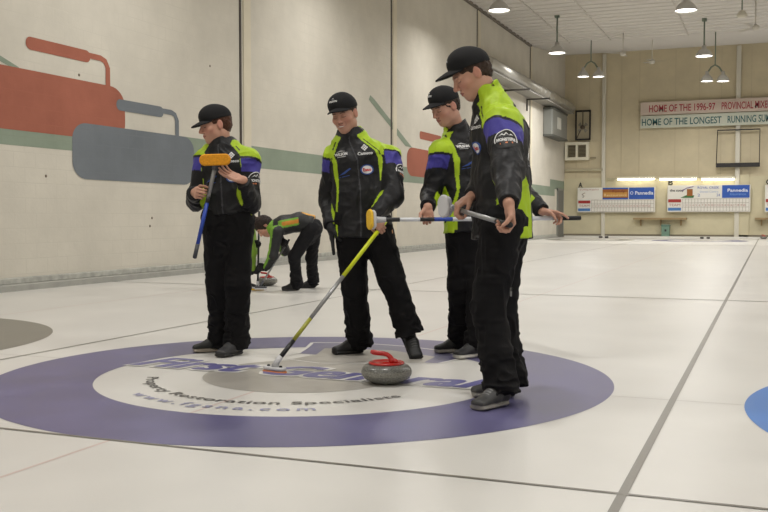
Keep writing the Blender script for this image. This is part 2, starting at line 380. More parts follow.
def person(c):
    s = c.get('s', 1.); far = c.get('far', False); hB = .008 if far else .0034; hJ = .010 if far else .0055
    c = dict(c); L = {}
    shL, shR, neck = c['shL'], c['shR'], c['neck']; spine = c['spine']      # spine: list of (point, a, b), neck end first
    up = nrm(spine[0][0] - spine[-1][0]); S = nrm((shL - shR) - up * np.dot(shL - shR, up)); F = np.cross(S, up)
    # -- hands and arms
    arms = {}; hp = {'L': [], 'R': []}
    for sd in 'LR':
        h = c['hand' + sd]; sh = shL if sd == 'L' else shR
        if 'G' in h: W, d, n = grip(h['G'], h['A'], h['d'], h['n'], sd)
        else: W, d, n = np.asarray(h['W'], float), nrm(h['d']), nrm(h['n'])
        el = ik(sh, W, .30 * s, .265 * s, h['el']); arms[sd] = (sh, el, W)
        hp[sd] = hand(W, d, n, sd, h.get('curls', (62, 72, 45)), h.get('thumb', .5), .97 * s, h.get('idx'), h.get('spread', 0))
    legs = {}
    for sd in 'LR':
        f_ = c['foot' + sd]; hip = c['hip' + sd]; an = f_['heel'] + nrm(f_['t']) * .055 * s + nrm(f_.get('up', ZW)) * .090 * s; D_ = np.linalg.norm(an - hip) * c.get('straight', 1.015); l1, l2 = (.445 * s, .425 * s) if far else (D_ * .512, D_ * .488); kn = ik(hip, an, l1, l2, c['knee' + sd]); legs[sd] = (hip, kn, an)
    hc, hf, hu = c['head'], nrm(c['hf']), c.get('hu', ZW); hr = nrm(np.cross(hf, hu)); hu = np.cross(hr, hf); M = np.stack([hr, hf, hu], 1); hs = c.get('hs', 1.03)
    # -- body, one skin
    P = []
    for i, ((p, a, b), (p2, a2, b2)) in enumerate(zip(spine, spine[1:])): P.append(EC(p, p2, (a - .035, b - .03), (a2 - .04, b2 - .04), S=S, k=.03, flatB=(i == len(spine) - 2)))
    for sd in 'LR':
        sh, el, W = arms[sd]
        P += [EC(neck - up * .03, sh, .045, .052, k=.04), EC(sh, el, .050, .042, k=.03), EC(el, W, .043, .0265, k=.02)]
        if not c['hand' + sd].get('glove'): P += hp[sd]
        hip, kn, an = legs[sd]
        P += [EC(spine[-1][0] + up * .06, hip, .08, .07, k=.04), EC(hip, kn, .082, .055, k=.04), EC(kn, an, .055, .036, k=.03)]
        f = c['foot' + sd]; P += [EC(an, f['heel'] + nrm(f['t']) * .10 + nrm(f.get('up', ZW)) * .05, .034, .024, k=.02), EC(f['heel'] + nrm(f['t']) * .10 + nrm(f.get('up', ZW)) * .05, f['heel'] + nrm(f['t']) * .19 + nrm(f.get('up', ZW)) * .034, .024, .014, k=.02)]
    nb = hc + M @ (np.array((0, -.028, -.045)) * hs)
    P += [EC(nb, neck - up * .02, .052 * hs, .060, k=.02)] + head_prims(hc, M, hs)
    me, pts = sdf_mesh('person', P, hB); keep_largest(me); pts = coords(me)
    dye(me, face_dye(pts, hc, M, hs, c['hair'], c.get('smile', False), c.get('skin', C_SKIN)))
    root = link('person', me, M_SKIN); tag(root, c['label'], 'person', c.get('group'))
    # -- jacket
    J = []
    for i, ((p, a, b), (p2, a2, b2)) in enumerate(zip(spine, spine[1:])):
        J.append(EC(p, p2, (a, b), (a2, b2), S=S, k=.05, flatB=(i == len(spine) - 2)))
    nt = len(J)
    J += [EC(neck - up * .035, shL, .068, .076, k=.05), EC(neck - up * .035, shR, .068, .076, k=.05)]
    sl = {}
    for sd in 'LR':
        sh, el, W = arms[sd]; fd = nrm(W - el); cuff = W - fd * .012
        sl[sd] = (EC(sh, el, .083 * c.get('slv', 1), .068 * c.get('slv', 1), k=.035), EC(el, cuff, .067 * c.get('slv', 1), .047, k=.03, flatB=True)); J += list(sl[sd])
    cd = nrm(nb - neck); ce = neck + cd * c.get('collar', .075)
    J += [EC(neck - up * .03, ce, .088, .074, k=.03, flatB=True), EC(neck - cd * .002, ce + cd * .05, .063, .066, k=.008, op='s')]
    sd_ = c.get('seed', 1)
    def jn(Pt):
        q = Pt / .085; r = 1 - np.abs(vnoise(q + vnoise(Pt / .13, sd_ + 3)[:, None] * .9, sd_)) * 2
        q2 = Pt * np.array((1, 1, .65)) / .038; r2 = 1 - np.abs(vnoise(q2, sd_ + 7)) * 2
        return -(r * .0065 + r2 * .003) * (1. if not far else .7)
    mj, pj = sdf_mesh('jacket', J, hJ, jn); keep_largest(mj); pj = coords(mj)
    dT = np.min([p.at(pj) for p in J[:nt]], 0)
    col = np.tile(np.array(c.get('cloth', C_BLACK)), (len(pj), 1)); lime = np.array(c.get('lime', C_LIME))
    def put(mask, cc): m = np.asarray(mask, float)[:, None]; col[:] = col * (1 - m) + np.array(cc) * m
    top = neck; bot = spine[-1][0]; rel = pj - top; hz = rel @ up; x = rel @ S; y = (pj - (top + bot) / 2) @ F
    Ltor = np.linalg.norm(top - bot); mid = np.array([sp[0] for sp in spine]); 
    # centre line of the spine at each height, so that side panels stay on the sides
    hs_ = np.array([(m - top) @ up for m in mid]); xs_ = np.array([(m - top) @ S for m in mid]); ys_ = np.array([(m - top) @ F for m in mid]); aw = np.array([sp[1] for sp in spine]); o_ = np.argsort(hs_)
    x0 = x - np.interp(hz, hs_[o_], xs_[o_]); y0 = rel @ F - np.interp(hz, hs_[o_], ys_[o_])
    ax_ = np.abs(x0)
    dS = {sd: np.minimum(sl[sd][0].at(pj), sl[sd][1].at(pj)) for sd in 'LR'}
    if not far:
        # torso: yoke on the shoulders, curved strip down to a side panel
        edge = np.clip(c.get('yoke', .055) + .75 * np.clip(-hz + .01, 0, 1), 0, .140)
        yoke = (ax_ > edge) & (hz > -.13) & ((y0 > -.05) | (hz > -.10)); put(yoke & (ax_ > .03), lime)
        put((hz < -.02) & (hz > -.09) & (y0 < 0) & (ax_ > .03), lime)
        gl = ss(-hz, .28, .52); t = np.clip(-hz, 0, 1)
        e2 = .138 + .02 * ss(t, .25, .5)
        put((ax_ > e2) & (ax_ < e2 + .030 - .016 * ss(t, .22, .34)) & (hz < -.10) & (y0 > -.02) & c.get('front_strip', True), lime)
        strip = (y0 > -(.080 + .065 * gl)) & (y0 < -.035 + .085 * gl) & (ax_ > .06) & (hz < -.10); put(strip, lime)
        put((np.abs(ax_ - edge - .022) < .0045) & (hz < -.01) & (hz > -.13) & (y0 > 0), C_BLACK)
        hem = ((pj - bot) @ up < .022); put(hem & ~strip, C_BLACK)
        zip_ = (np.abs(x0) < .004) & (y0 > 0); put(zip_, (.05, .05, .055))
    else:
        put((hz > -.03) & (ax_ > .03), lime)
        pan = (y0 > -.07) & (y0 < .03) & (ax_ > .08) & (hz < -.10) & (hz > -.36); put(pan, lime)
        put(pan & (y0 > -.045) & (y0 < .005) & (hz < -.15), (.55, .22, .03))
        put((hz < -.40) & (y0 < -.06) & (ax_ < .07), (.6, .30, .02))
    # sleeves
    for sd in 'LR':
        sh, el, W = arms[sd]; u_ = nrm(el - sh); Lu = np.linalg.norm(el - sh); v_ = nrm(W - el); Lv = np.linalg.norm(W - el)
        tu = (pj - sh) @ u_ / Lu; tv = (pj - el) @ v_ / Lv; onf = sl[sd][1].at(pj) < sl[sd][0].at(pj)
        own = dS[sd] < np.minimum(dT, dS['R' if sd == 'L' else 'L']) - .004
        outd = S if sd == 'L' else -S; ou = outd - u_ * outd.dot(u_); fr = F - u_ * F.dot(u_)
        rad = pj - sh - tu[:, None] * Lu * u_; rn = rad / (np.linalg.norm(rad, axis=1)[:, None] + 1e-9); o1 = rn @ nrm(ou); f1 = rn @ nrm(fr)
        if not far:
            up_ = own & ~onf; tt = tu + .09 * f1 - c.get('psh', 0)
            put(own, C_BLACK)
            put(up_ & (tt < .02), lime)
            put(up_ & (tt > .02) & (tt < .075), C_BLACK)
            put(up_ & (tt > .075) & (tt < .38) & (o1 > -.30), C_PURPLE)
            rad2 = pj - el - tv[:, None] * Lv * v_; r2 = rad2 / (np.linalg.norm(rad2, axis=1)[:, None] + 1e-9); inn = nrm(-outd + v_ * outd.dot(v_))
            put(own & onf & (r2 @ inn > .55) & (tv > .02) & (tv < .75), lime)
        else:
            put(own, c.get('cloth', C_BLACK)); 
            g = c.get('lime_side', -1); rad2 = pj - el - tv[:, None] * Lv * v_; r2 = rad2 / (np.linalg.norm(rad2, axis=1)[:, None] + 1e-9)
            fv = nrm(c.get('limedir', F))
            put(own & (np.where(onf, r2 @ fv, rn @ fv) > c.get('limethr', .35)), lime)
    # collar: lime outside, dark lining
    cr = np.linalg.norm(rel - (rel @ cd)[:, None] * cd, axis=1); onc = ((rel @ cd) > -.012) & (cr < .10)
    if not far:
        fc = c.get('collar_front', .3); rd = (rel - (rel @ cd)[:, None] * cd); fr_ = rd @ F / (cr + 1e-9)
        put(onc, lime if c.get('collar_lime', True) else C_BLACK)
        put(onc & (fr_ > fc), C_BLACK); put(onc & (cr < .069), C_BLACK)
    dye(mj, col); jk = link('jacket', mj, M_JACKET, root)
    # -- trousers
    T = []
    wp, wa, wb = spine[-1]
    cr_ = (legs['L'][0] + legs['R'][0]) / 2
    T += [EC(wp + up * .05, cr_, (wa - .03, wb - .028), (.16, .115), S=S, k=.04)]
    lw = c.get('leg', 1.); kc = (legs['L'][1] + legs['R'][1]) / 2; T.append(EC(cr_, cr_ + (kc - cr_) * .38, (.13, .10), (.09, .075), S=S, k=.05))
    for sd in 'LR':
        hip, kn, an = legs[sd]; cd2 = nrm(an - kn); ce2 = an + cd2 * c['foot' + sd].get('cuff', c.get('cuff', .03))
        T += [EC(hip, kn, .112 * lw, .086 * lw, k=.03), EC(kn, kn + (ce2 - kn) * .6, .086 * lw, .078 * lw, k=.03), EC(kn + (ce2 - kn) * .6, ce2, .078 * lw, .088 * lw, k=.02, flatB=True)]
    lowz = min(legs['L'][2][2], legs['R'][2][2])
    def tn(Pt):
        st = np.array((1, 1, .55)); q = Pt * st / .07; r = 1 - np.abs(vnoise(q + vnoise(Pt / .12, sd_ + 13)[:, None] * 1.1, sd_ + 20)) * 2
        lo_ = 1 - ss(Pt[:, 2], .12, .42)
        r2 = 1 - np.abs(vnoise(Pt * np.array((1, 1, 2.2)) / .07, sd_ + 30)) * 2
        return -(r * .007 + r2 * (.003 + .008 * lo_))
    mt, pt = sdf_mesh('trousers', T, .010 if far else .0065, tn); keep_largest(mt)
    pt = coords(mt); dye(mt, np.tile(np.array(c.get('trouser', (.0065, .0062, .007))), (len(pt), 1))); tk = link('trousers', mt, M_TROUSER, root)
    if c.get('mark') is not None:
        bv = BVHTree.FromPolygons([tuple(v) for v in pt], [tuple(q.vertices) for q in mt.polygons]); N_ = nrm(CAM - c['mark']); V_ = nrm(np.cross(N_, np.cross(ZW, N_)))
        decal('trouser_mark', poly_bm([(-.005, -.022), (.005, -.022), (.005, .022), (-.005, .022)]), c['mark'], np.cross(V_, N_), V_, N_, bv, mat('grey_print', srgb(110, 110, 110), .6), tk, .002)
    # -- shoes
    for sd in 'LR':
        f = c['foot' + sd]; t = nrm(f['t']); u = nrm(np.asarray(f.get('up', ZW), float)); u = nrm(u - t * u.dot(t)); la = np.cross(t, u); h = f['heel']
        def q(a, b, cc): return h + t * a * s + la * b * s + u * cc * s
        Q = [EC(q(.045, 0, .050), q(.13, 0, .058), (.038, .045), (.041, .040), S=la, k=.03), EC(q(.13, 0, .050), q(.235, 0, .034), (.042, .038), (.044, .024), S=la, k=.03),
             EC(q(.055, 0, .06), q(.058, 0, .115), (.040, .045), (.042, .048), S=la, k=.025, flatB=True),
             EC(q(.045, 0, .016), q(.150, 0, .014), (.045, .016), (.044, .014), S=la, k=.004), EC(q(.150, 0, .014), q(.240, 0, .016), (.046, .014), (.050, .015), S=la, k=.004), EC(q(.105, 0, .082), q(.175, 0, .062), (.022, .012), (.024, .010), S=la, k=.012)]
        def cutp(X, Y, Z, h=h, u=u): return (X - h[0]) * u[0] + (Y - h[1]) * u[1] + (Z - h[2]) * u[2] - .004
        Q.append(FN(cutp, Q[0].lo - .2, Q[0].hi + .2, .002, 's')); Q[-1].fn = (lambda X, Y, Z, h=h, u=u: ((X - h[0]) * u[0] + (Y - h[1]) * u[1] + (Z - h[2]) * u[2] - .002))
        # keep what is above the sole plane
        pl = Q.pop(); Q.append(FN(lambda X, Y, Z, pl=pl: -pl.fn(X, Y, Z), pl.lo, pl.hi, .002, 'i'))
        ms, psn = sdf_mesh('shoe', Q, .007 if far else .004); psn = coords(ms)
        lz = (psn - h) @ u; lx = (psn - h) @ t; ly = np.abs((psn - h) @ la); cs = np.tile(np.array(f.get('col', (.015, .015, .016))), (len(psn), 1))
        m = (lz < .030 * s)[:, None]; cs = np.where(m, np.array(f.get('sole', (.03, .03, .03))), cs)
        lace = ((lx > .10) & (lx < .185) & (ly < .022) & (lz > .05) & (np.sin(lx * 420) > .2))[:, None]; cs = np.where(lace, np.array(f.get('lace', (.05, .05, .05))), cs)
        dye(ms, cs); link('shoe', ms, M_SHOE, root)
    # -- gloves
    for sd in 'LR':
        if c['hand' + sd].get('glove'):
            for p in hp[sd]: 
                p.ra = tuple(r + .003 for r in p.ra); p.rb = tuple(r + .003 for r in p.rb)
            sh, el, W = arms[sd]; mg, pg = sdf_mesh('glove', hp[sd] + [EC(W - nrm(W - el) * .03, W + nrm(W - el) * .02, .036, .033, k=.01, flatA=True)], .006 if far else .0036)
            dye(mg, np.tile(np.array((.012, .012, .013)), (len(mg.vertices), 1))); link('glove', mg, M_GLOVE, root)
    # -- hair
    def wl(x, y, z): return hc + M @ (np.array((x, y, z)) * hs)
    H = [ell(wl(0, -.016, .034), tuple(v * hs for v in (.079, .098, .093)), M, .01), ell(wl(0, -.058, -.018), tuple(v * hs for v in (.054, .045, .045)), M, .03)]
    if c.get('long_hair'): H.append(ell(wl(0, -.03, .02), tuple(v * hs for v in (.098, .11, .11)), M, .03))
    H += [ell(wl(0, .115, -.03), tuple(v * hs for v in (.082, .085, .082)), M, .01, 's'),
          FN(lambda X, Y, Z: ((X - hc[0]) * M[0, 2] + (Y - hc[1]) * M[1, 2] + (Z - hc[2]) * M[2, 2]) + .062 * hs, hc - .2, hc + .2, .01, 's')]
    for q_ in (-1, 1): H.append(ell(wl(q_ * .082, .002, -.028), (.012 * hs, .028 * hs, .05 * hs), M, .005, 's'))
    hn = lambda Pt: vnoise(Pt / .014, 5) * .003 + vnoise(Pt / .03, 6) * .003
    mh, ph = sdf_mesh('hair', H, .007 if far else .0034, hn); keep_largest(mh); ph = coords(mh)
    v = .75 + .5 * (vnoise(ph / .006, 9) * .5 + .5); dye(mh, np.array(c['hair'])[None, :] * v[:, None]); link('hair', mh, M_HAIR, root)
    # -- cap
    if c.get('cap') is not None:
        pt_ = c['cap'].get('pitch', 0); R = np.array(((1, 0, 0), (0, math.cos(pt_), -math.sin(pt_)), (0, math.sin(pt_), math.cos(pt_)))); Mc = M @ R; cc = wl(0, -.012, .047); hs = hs * c['cap'].get('sc', 1)
        def wc(x, y, z): return cc + Mc @ (np.array((x, y, z)) * hs)
        K = [ell(wc(0, 0, .0), tuple(v * hs for v in (.085, .106, .090)), Mc, .01), ell(wc(0, .035, .03), tuple(v * hs for v in (.072, .068, .056)), Mc, .04)]
        K.append(FN(lambda X, Y, Z: ((X - cc[0]) * Mc[0, 2] + (Y - cc[1]) * Mc[1, 2] + (Z - cc[2]) * Mc[2, 2]) + .012 * hs, cc - .25, cc + .25, .004, 's'))
        # 's' with a positive field below: keep the part above the band
        K[-1].fn = (lambda X, Y, Z: (((X - cc[0]) * Mc[0, 2] + (Y - cc[1]) * Mc[1, 2] + (Z - cc[2]) * Mc[2, 2]) + .010 * hs))
        bl = c['cap'].get('brim', .085)
        def brim(X, Y, Z):
            X = X - cc[0]; Y = Y - cc[1]; Z = Z - cc[2]
            x = (X * Mc[0, 0] + Y * Mc[1, 0] + Z * Mc[2, 0]) / hs; y = (X * Mc[0, 1] + Y * Mc[1, 1] + Z * Mc[2, 1]) / hs; z = (X * Mc[0, 2] + Y * Mc[1, 2] + Z * Mc[2, 2]) / hs
            zz = z - (.004 - 5.0 * x * x - .16 * (y - .09) - 1.2 * (y - .09) ** 2 * (y > .09))
            rr = np.sqrt((x / .072) ** 2 + (np.clip(y - .065, 0, 1) / (bl + .035)) ** 2) - 1
            return np.maximum(np.maximum(np.abs(zz) - .0042, rr * .07), .055 - y) * hs
        K.append(FN(brim, wc(0, .11, 0) - .13, wc(0, .11, 0) + .13, .004))
        K.append(ell(wc(0, 0, .091), (.008, .008, .005), Mc, .003))
        mk, pk = sdf_mesh('cap', K, .007 if far else .0028); keep_largest(mk)
        pk = coords(mk); cl = np.tile(np.array(c['cap'].get('col', (.014, .014, .015))), (len(pk), 1)); dye(mk, cl); ck = link('cap', mk, M_CAP, root)
        if not far:
            bv = BVHTree.FromPolygons([tuple(v) for v in pk], [tuple(p.vertices) for p in mk.polygons])
            for q_, dx in ((c['cap'].get('side', 0), 0),):
                a = q_; N = nrm(Mc @ np.array((math.sin(a), math.cos(a), .35))); U = nrm(Mc @ np.array((-math.cos(a), math.sin(a), 0))); V = np.cross(N, U); V = nrm(V)
                O = wc(math.sin(a) * .08, math.cos(a) * .10, .042)
                decal('cap_logo', merge(text_bm('WILSON', .017, bold=.0006, align='CENTER')), O, U, V, N, bv, M_WHITE_PRINT, ck, .002, 1)
                decal('cap_logo', poly_bm([(-.012, .019), (0, .028), (.014, .019), (0, .024)]), O, U, V, N, bv, M_WHITE_PRINT, ck, .002, 2)
    # -- prints on the jacket
    if not far:
        bvh = BVHTree.FromPolygons([tuple(v) for v in coords(mj)], [tuple(p.vertices) for p in mj.polygons])
        o = lambda a, b: neck + S * a + up * b + F * .05
        if c.get('chest', True):
            U, V, N = S, up, F; dm = []
            for i in range(3):
                for j in range(3):
                    if (i, j) in ((0, 0), (2, 2), (1, 1)) : pass
                    cx_, cy_ = (i - j) * .0085, (i + j - 2) * .0085
                    dm.append([(cx_ - .007, cy_), (cx_, cy_ - .007), (cx_ + .007, cy_), (cx_, cy_ + .007)])
            decal('chest_logo', poly_bm(*dm), o(.085, -.075), U, V, N, bvh, M_WHITE_PRINT, jk, .003, 1)
            decal('chest_logo', text_bm('Cameco', .030, align='CENTER', bold=.0006), o(.085, -.125), U, V, N, bvh, M_WHITE_PRINT, jk)
            decal('chest_logo', merge(text_bm('WILSON', .026, align='CENTER', bold=.0014, sx=.85), poly_bm([(-.035, .024), (0, .034), (.035, .024), (0, .029)], [(-.03, -.008), (.03, -.008), (.03, -.011), (-.03, -.011)])), o(-.075, -.11), U, V, N, bvh, M_WHITE_PRINT, jk)
            decal('round_crest', disc_bm(0, .033, 28, 1.3), o(.085, -.225), U, V, N, bvh, M_WHITE_PRINT, jk, .0025)
            decal('round_crest', disc_bm(.027, .034, 28, 1.3, 1), o(.085, -.225), U, V, N, bvh, M_BLUE_PRINT, jk, .0035)
            decal('round_crest', text_bm('Esso', .030, align='CENTER', bold=.0012), o(.085, -.235), U, V, N, bvh, M_RED_PRINT, jk, .0045)
            decal('chest_logo', poly_bm([(-.045, -.018), (.0, -.010), (.045, .018), (.035, .024), (-.01, .0)], [(-.045, -.028), (.03, -.022), (.03, -.026), (-.045, -.032)]), o(-.065, -.225), U, V, N, bvh, M_BLUE_PRINT, jk)
        bd = c.get('badge')
        if bd is not None:
            sh, el, W = arms['L']; O = sh + (el - sh) * bd[0]; N = nrm(bd[1]); ax_a = nrm(el - sh); N = nrm(N - ax_a * N.dot(ax_a)); V = nrm((sh - el) - N * np.dot(sh - el, N)); U = np.cross(V, N)
            decal('sleeve_badge', disc_bm(0, .056, 32), O, U, V, N, bvh, M_BADGE, jk, .003)
            decal('sleeve_badge', disc_bm(.052, .057, 32, 1, 1, -.25, math.pi + .25), O, U, V, N, bvh, M_WHITE_PRINT, jk, .004, 0)
            decal('sleeve_badge', poly_bm([(-.036, .018), (-.016, .036), (-.008, .026), (.004, .042), (.018, .024), (.026, .030), (.038, .018), (.02, .022), (.004, .034), (-.006, .020), (-.016, .028)]), O, U, V, N, bvh, M_WHITE_PRINT, jk, .004)
            decal('sleeve_badge', text_bm('MONSTERS', .0225, align='CENTER', bold=.0014, sx=.82), O - V * .010, U, V, N, bvh, M_WHITE_PRINT, jk, .004)
            decal('sleeve_badge', poly_bm([(-.03, -.020), (.034, -.016), (.034, -.026), (-.03, -.028)]), O, U, V, N, bvh, M_ORANGE_PRINT, jk, .004)
        if c.get('back_text'):
            for tx, hh in c['back_text']:
                decal('back_lettering', text_bm(tx, .042, align='CENTER', bold=.002), neck - F * .02 + up * hh, -S, up, -F, bvh, M_WHITE_PRINT, jk, .003)
    print('person', round(time.time() - T0, 1)); return root

# ------------------------------------------------------------------ the six curlers
def ground(u, v): return plane(u, v, 2, 0)
def spn(*L): return [(at(u, v, Z), a, b) for u, v, Z, a, b in L]
HB, HD, HR = (.045, .024, .012), (.018, .011, .007), (.075, .032, .016)
# left: looking down at the broom head he holds
Z = 6.58
person(dict(label='person in black cap studying an upturned broom with orange pad', seed=11, s=.97,
    slv=.93, neck=at(223, 147, Z), shL=at(248, 161, Z - .02), shR=at(206, 160, Z + .02), badge=(.50, vec(.75, -.65, .1)),
    spine=spn((223, 150, Z, .12, .09), (225, 166, Z, .160, .120), (228, 193, Z, .155, .125), (228.5, 215, Z, .155, .13)),
    handL=dict(W=at(243, 180, Z - .26), d=vec(-.93, -.1, .36), n=vec(.1, -.72, .75), el=at(258, 196, Z + .30), curls=(10, 16, 14), thumb=.1, spread=.05),
    handR=dict(G=at(201.8, 194, Z - .30), A=at(211, 168, Z - .30) - at(197, 240, Z - .28), d=vec(.40, -.88, .15), n=vec(.88, .42, 0), el=at(202, 203, Z + .60), curls=(60, 75, 50), thumb=.7),
    hipL=at(238, 218.5, Z), hipR=at(218, 218.5, Z), kneeL=at(238, 280, Z - .5), kneeR=at(219, 280, Z - .5), ankleL=at(237, 341, Z - .02), ankleR=at(223.5, 341, Z + .10),
    footL=dict(heel=ground(242, 353.5), t=vec(-.50, -.86, 0), col=(.035, .035, .037), sole=(.012, .012, .012)),
    footR=dict(heel=ground(228, 351), t=vec(-.93, -.35, 0), col=(.012, .013, .012), sole=(.33, .29, .24)),
    collar=.055, yoke=.075, head=at(215.8, 125.5, Z - .02), hf=vec(-.86, -.42, -.20), hu=vec(.0, .05, 1), hs=1.04, hair=(.075, .028, .014), cap=dict(pitch=-.08, brim=.078, side=.55), collar_lime=False, collar_front=-.3, leg=.98, cuff=.02))
# second: smiling, leaning on his broom
Z = 6.52
P2_ = person(dict(label='smiling person leaning on a yellow-shafted broom set on the ice', seed=23, s=.99,
    neck=at(351, 140, Z), shL=at(389, 158, Z + .02), shR=at(336, 158, Z + .02), badge=(.46, vec(.9, -.45, 0)),
    spine=spn((350, 143, Z, .13, .095), (358, 162, Z, .186, .130), (361, 195, Z, .182, .135), (361.5, 237, Z, .190, .145)),
    handL=dict(G=at(382.2, 227.5, Z - .24), A=at(388, 219, Z - .25) - at(275, 368, Z - .43), d=vec(-.45, -.2, -.85), n=vec(-.8, .35, .3), el=at(412, 192, Z - .02), curls=(60, 75, 50), thumb=.6),
    handR=dict(W=at(331.5, 227, Z - .02), d=vec(.05, -.1, -1), n=vec(1, .2, 0), el=at(326, 192, Z + .25), curls=HB, thumb=.3, glove=True),
    hipL=at(374, 221, Z), hipR=at(350, 219, Z), kneeL=at(389, 288, Z - .5), kneeR=at(350, 290, Z - .5), ankleL=at(404.5, 330, Z + .05), ankleR=at(353.5, 342, Z),
    footL=dict(heel=at(406, 336, Z + .12), t=at(417, 361, Z - .07) - at(406, 336, Z + .12), up=vec(.10, -.70, .70), cuff=-.012, col=(.010, .010, .011), sole=(.015, .015, .015)),
    footR=dict(heel=ground(366, 352.5), t=vec(-.90, -.44, 0), col=(.013, .013, .014), sole=(.010, .010, .010)),
    head=at(344.5, 114.5, Z - .06), hf=vec(-.36, -.88, -.30), hu=vec(-.20, -.1, 1), hs=1.03, hair=(.05, .030, .018), smile=True, cap=dict(pitch=.08, brim=.062, side=.15, sc=1.05), collar_front=-.1, cuff=.02))
bm = bmesh.new(); sweep(bm, [at(390.5, 224, 6.50), at(391, 232, 6.48), at(390.5, 240, 6.47), at(392.5, 248, 6.47)], .01, 10, radii=[.006, .014, .018, .010]); obj('glove', bm, mat('tan_leather', srgb(190, 140, 95), .7), P2_)
# third: behind, broom held level in both hands
Z = 6.60
person(dict(label='person bowed over a level broom, standing behind the tallest curler', seed=37, s=1.0,
    neck=at(458, 134, Z), shL=at(486, 148, Z + .16), shR=at(441, 152, Z - .10), slv=.90, psh=.05, yoke=.10,
    spine=spn((459, 140, Z, .13, .095), (464, 160, Z, .180, .130), (467, 192, Z, .172, .130), (468, 232, Z, .178, .140)),
    handR=dict(G=at(428.5, 219.3, Z - .36), A=vec(1, .05, 0), d=vec(.0, -.25, -1), n=vec(0, -1, .1), el=at(432, 190, Z + .40), curls=(48, 72, 50), thumb=.2),
    handL=dict(W=at(542.5, 211.5, Z - .30), d=vec(1, -.05, -.16), n=vec(.0, -.35, -.9), el=at(527, 196, Z + .3), curls=(38, 50, 35), idx=(12, 14, 10), thumb=.7),
    hipL=at(480, 219, Z + .05), hipR=at(461, 219, Z - .03), kneeL=at(480, 292, Z - .5), kneeR=at(460, 292, Z - .5), ankleL=at(478.5, 345, Z - .08), ankleR=at(463, 341, Z + .07),
    footL=dict(heel=ground(484, 356), t=vec(-.80, -.6, 0), col=(.022, .022, .024), sole=(.55, .54, .50)),
    footR=dict(heel=ground(468, 351.5), t=vec(-.93, -.37, 0), col=(.012, .012, .013), sole=(.40, .38, .34)),
    head=at(445.5, 107, Z - .10), hf=vec(-.74, -.50, -.42), hu=vec(-.02, 0, 1), hs=1.03, hair=(.030, .018, .012), cap=dict(pitch=.12, brim=.080, side=.2), collar_front=.0, collar=.085, cuff=.02))
A4 = at(451, 207.5, 5.15); B4 = at(510, 225, 4.45)
# fourth: nearest, in profile
Z = 5.05
person(dict(label='tallest person, in profile, in raised lime collar with round sleeve badge', seed=41, s=1.02, slv=1.10, psh=.07, front_strip=False, mark=at(511, 292, 4.8),
    neck=at(493, 106, Z), shL=at(503.5, 124, Z - .185), shR=at(493, 122, Z + .19), badge=(.56, vec(-.10, -1, .05)), wide_panel=False,
    spine=spn((493, 109, Z, .13, .10), (499, 135, Z, .180, .140), (501, 180, Z, .172, .142), (502, 238, Z, .178, .158)),
    handL=dict(G=A4 + (B4 - A4) * .93, A=B4 - A4, d=vec(.22, -.10, -.97), n=vec(-.75, .55, -.1), el=at(516, 186, Z - .08), curls=(45, 60, 40), thumb=.8),
    handR=dict(G=A4 + (B4 - A4) * .17, A=B4 - A4, d=vec(-.8, -.2, -.5), n=vec(-.2, -.8, -.4), el=at(498, 200, Z + .25), curls=(45, 60, 40), thumb=.5),
    hipL=at(503, 222, Z - .10), hipR=at(508, 222, Z + .08), kneeL=at(490, 310, Z - .12), kneeR=at(500, 310, Z + .12), ankleL=at(499.5, 388, Z - .12), ankleR=at(513.5, 383, Z + .14),
    footL=dict(heel=ground(508, 404), t=vec(-.70, -.71, 0), col=(.040, .040, .040), sole=(.22, .21, .19), lace=(.16, .16, .16)),
    footR=dict(heel=ground(520, 396.5), t=vec(-.95, -.05, 0), col=(.045, .045, .045), sole=(.22, .21, .19)),
    head=at(472, 74.5, Z - .02), hf=vec(-.84, -.13, -.50), hu=vec(0, 0, 1), hs=1.05, hair=(.040, .022, .014), cap=dict(pitch=.20, brim=.090, side=.2), collar=.115, collar_front=.60, cuff=.03, leg=1.0,
    back_text=[('MONARC', -.30), ('TOWN', -.36)]))
# far pair sweeping beside the wall
Z = 12.25
person(dict(label='bent person in charcoal and lime jacket sweeping by the wall', far=True, seed=53, s=.97, slv=.9,
    cloth=C_CHAR, lime=(.17, .36, .04), limedir=vec(-.9, -.2, 0), limethr=.72,
    neck=at(272, 229, Z), shL=at(277, 233, Z - .18), shR=at(275, 232, Z + .18),
    spine=spn((273, 228, Z, .12, .09), (284, 225, Z, .165, .115), (300, 222, Z, .155, .115), (313, 225, Z, .165, .125)),
    handL=dict(G=at(259, 268, Z - .05), A=vec(.0, 0, 1), d=vec(-.6, -.3, -.7), n=vec(-.7, .3, 0), el=at(275, 255, Z - .3), curls=(60, 70, 45), thumb=.5, glove=True),
    handR=dict(G=at(286, 243, Z - .02), A=vec(.55, .1, .8), d=vec(-.3, -.3, -.9), n=vec(-.7, -.5, 0), el=at(284, 250, Z + .3), curls=(60, 70, 45), thumb=.5, glove=True),
    hipL=at(312, 228, Z - .09), hipR=at(314, 228, Z + .09), kneeL=at(285, 262, Z - .1), kneeR=at(300, 262, Z + .1), ankleL=at(294, 285, Z - .09), ankleR=at(312, 284, Z + .12),
    footL=dict(heel=ground(301, 290.5), t=vec(-1, -.1, 0), sole=(.02, .02, .02)), footR=dict(heel=ground(317, 288), t=vec(-.9, -.2, 0), sole=(.02, .02, .02)),
    head=at(264, 227, Z - .02), hf=vec(-.45, -.35, -.8), hu=vec(-.7, 0, .6), hs=1.08, hair=(.022, .012, .009), long_hair=True, leg=.86, cuff=.03, trouser=(.012, .012, .014)))
Z = 12.55
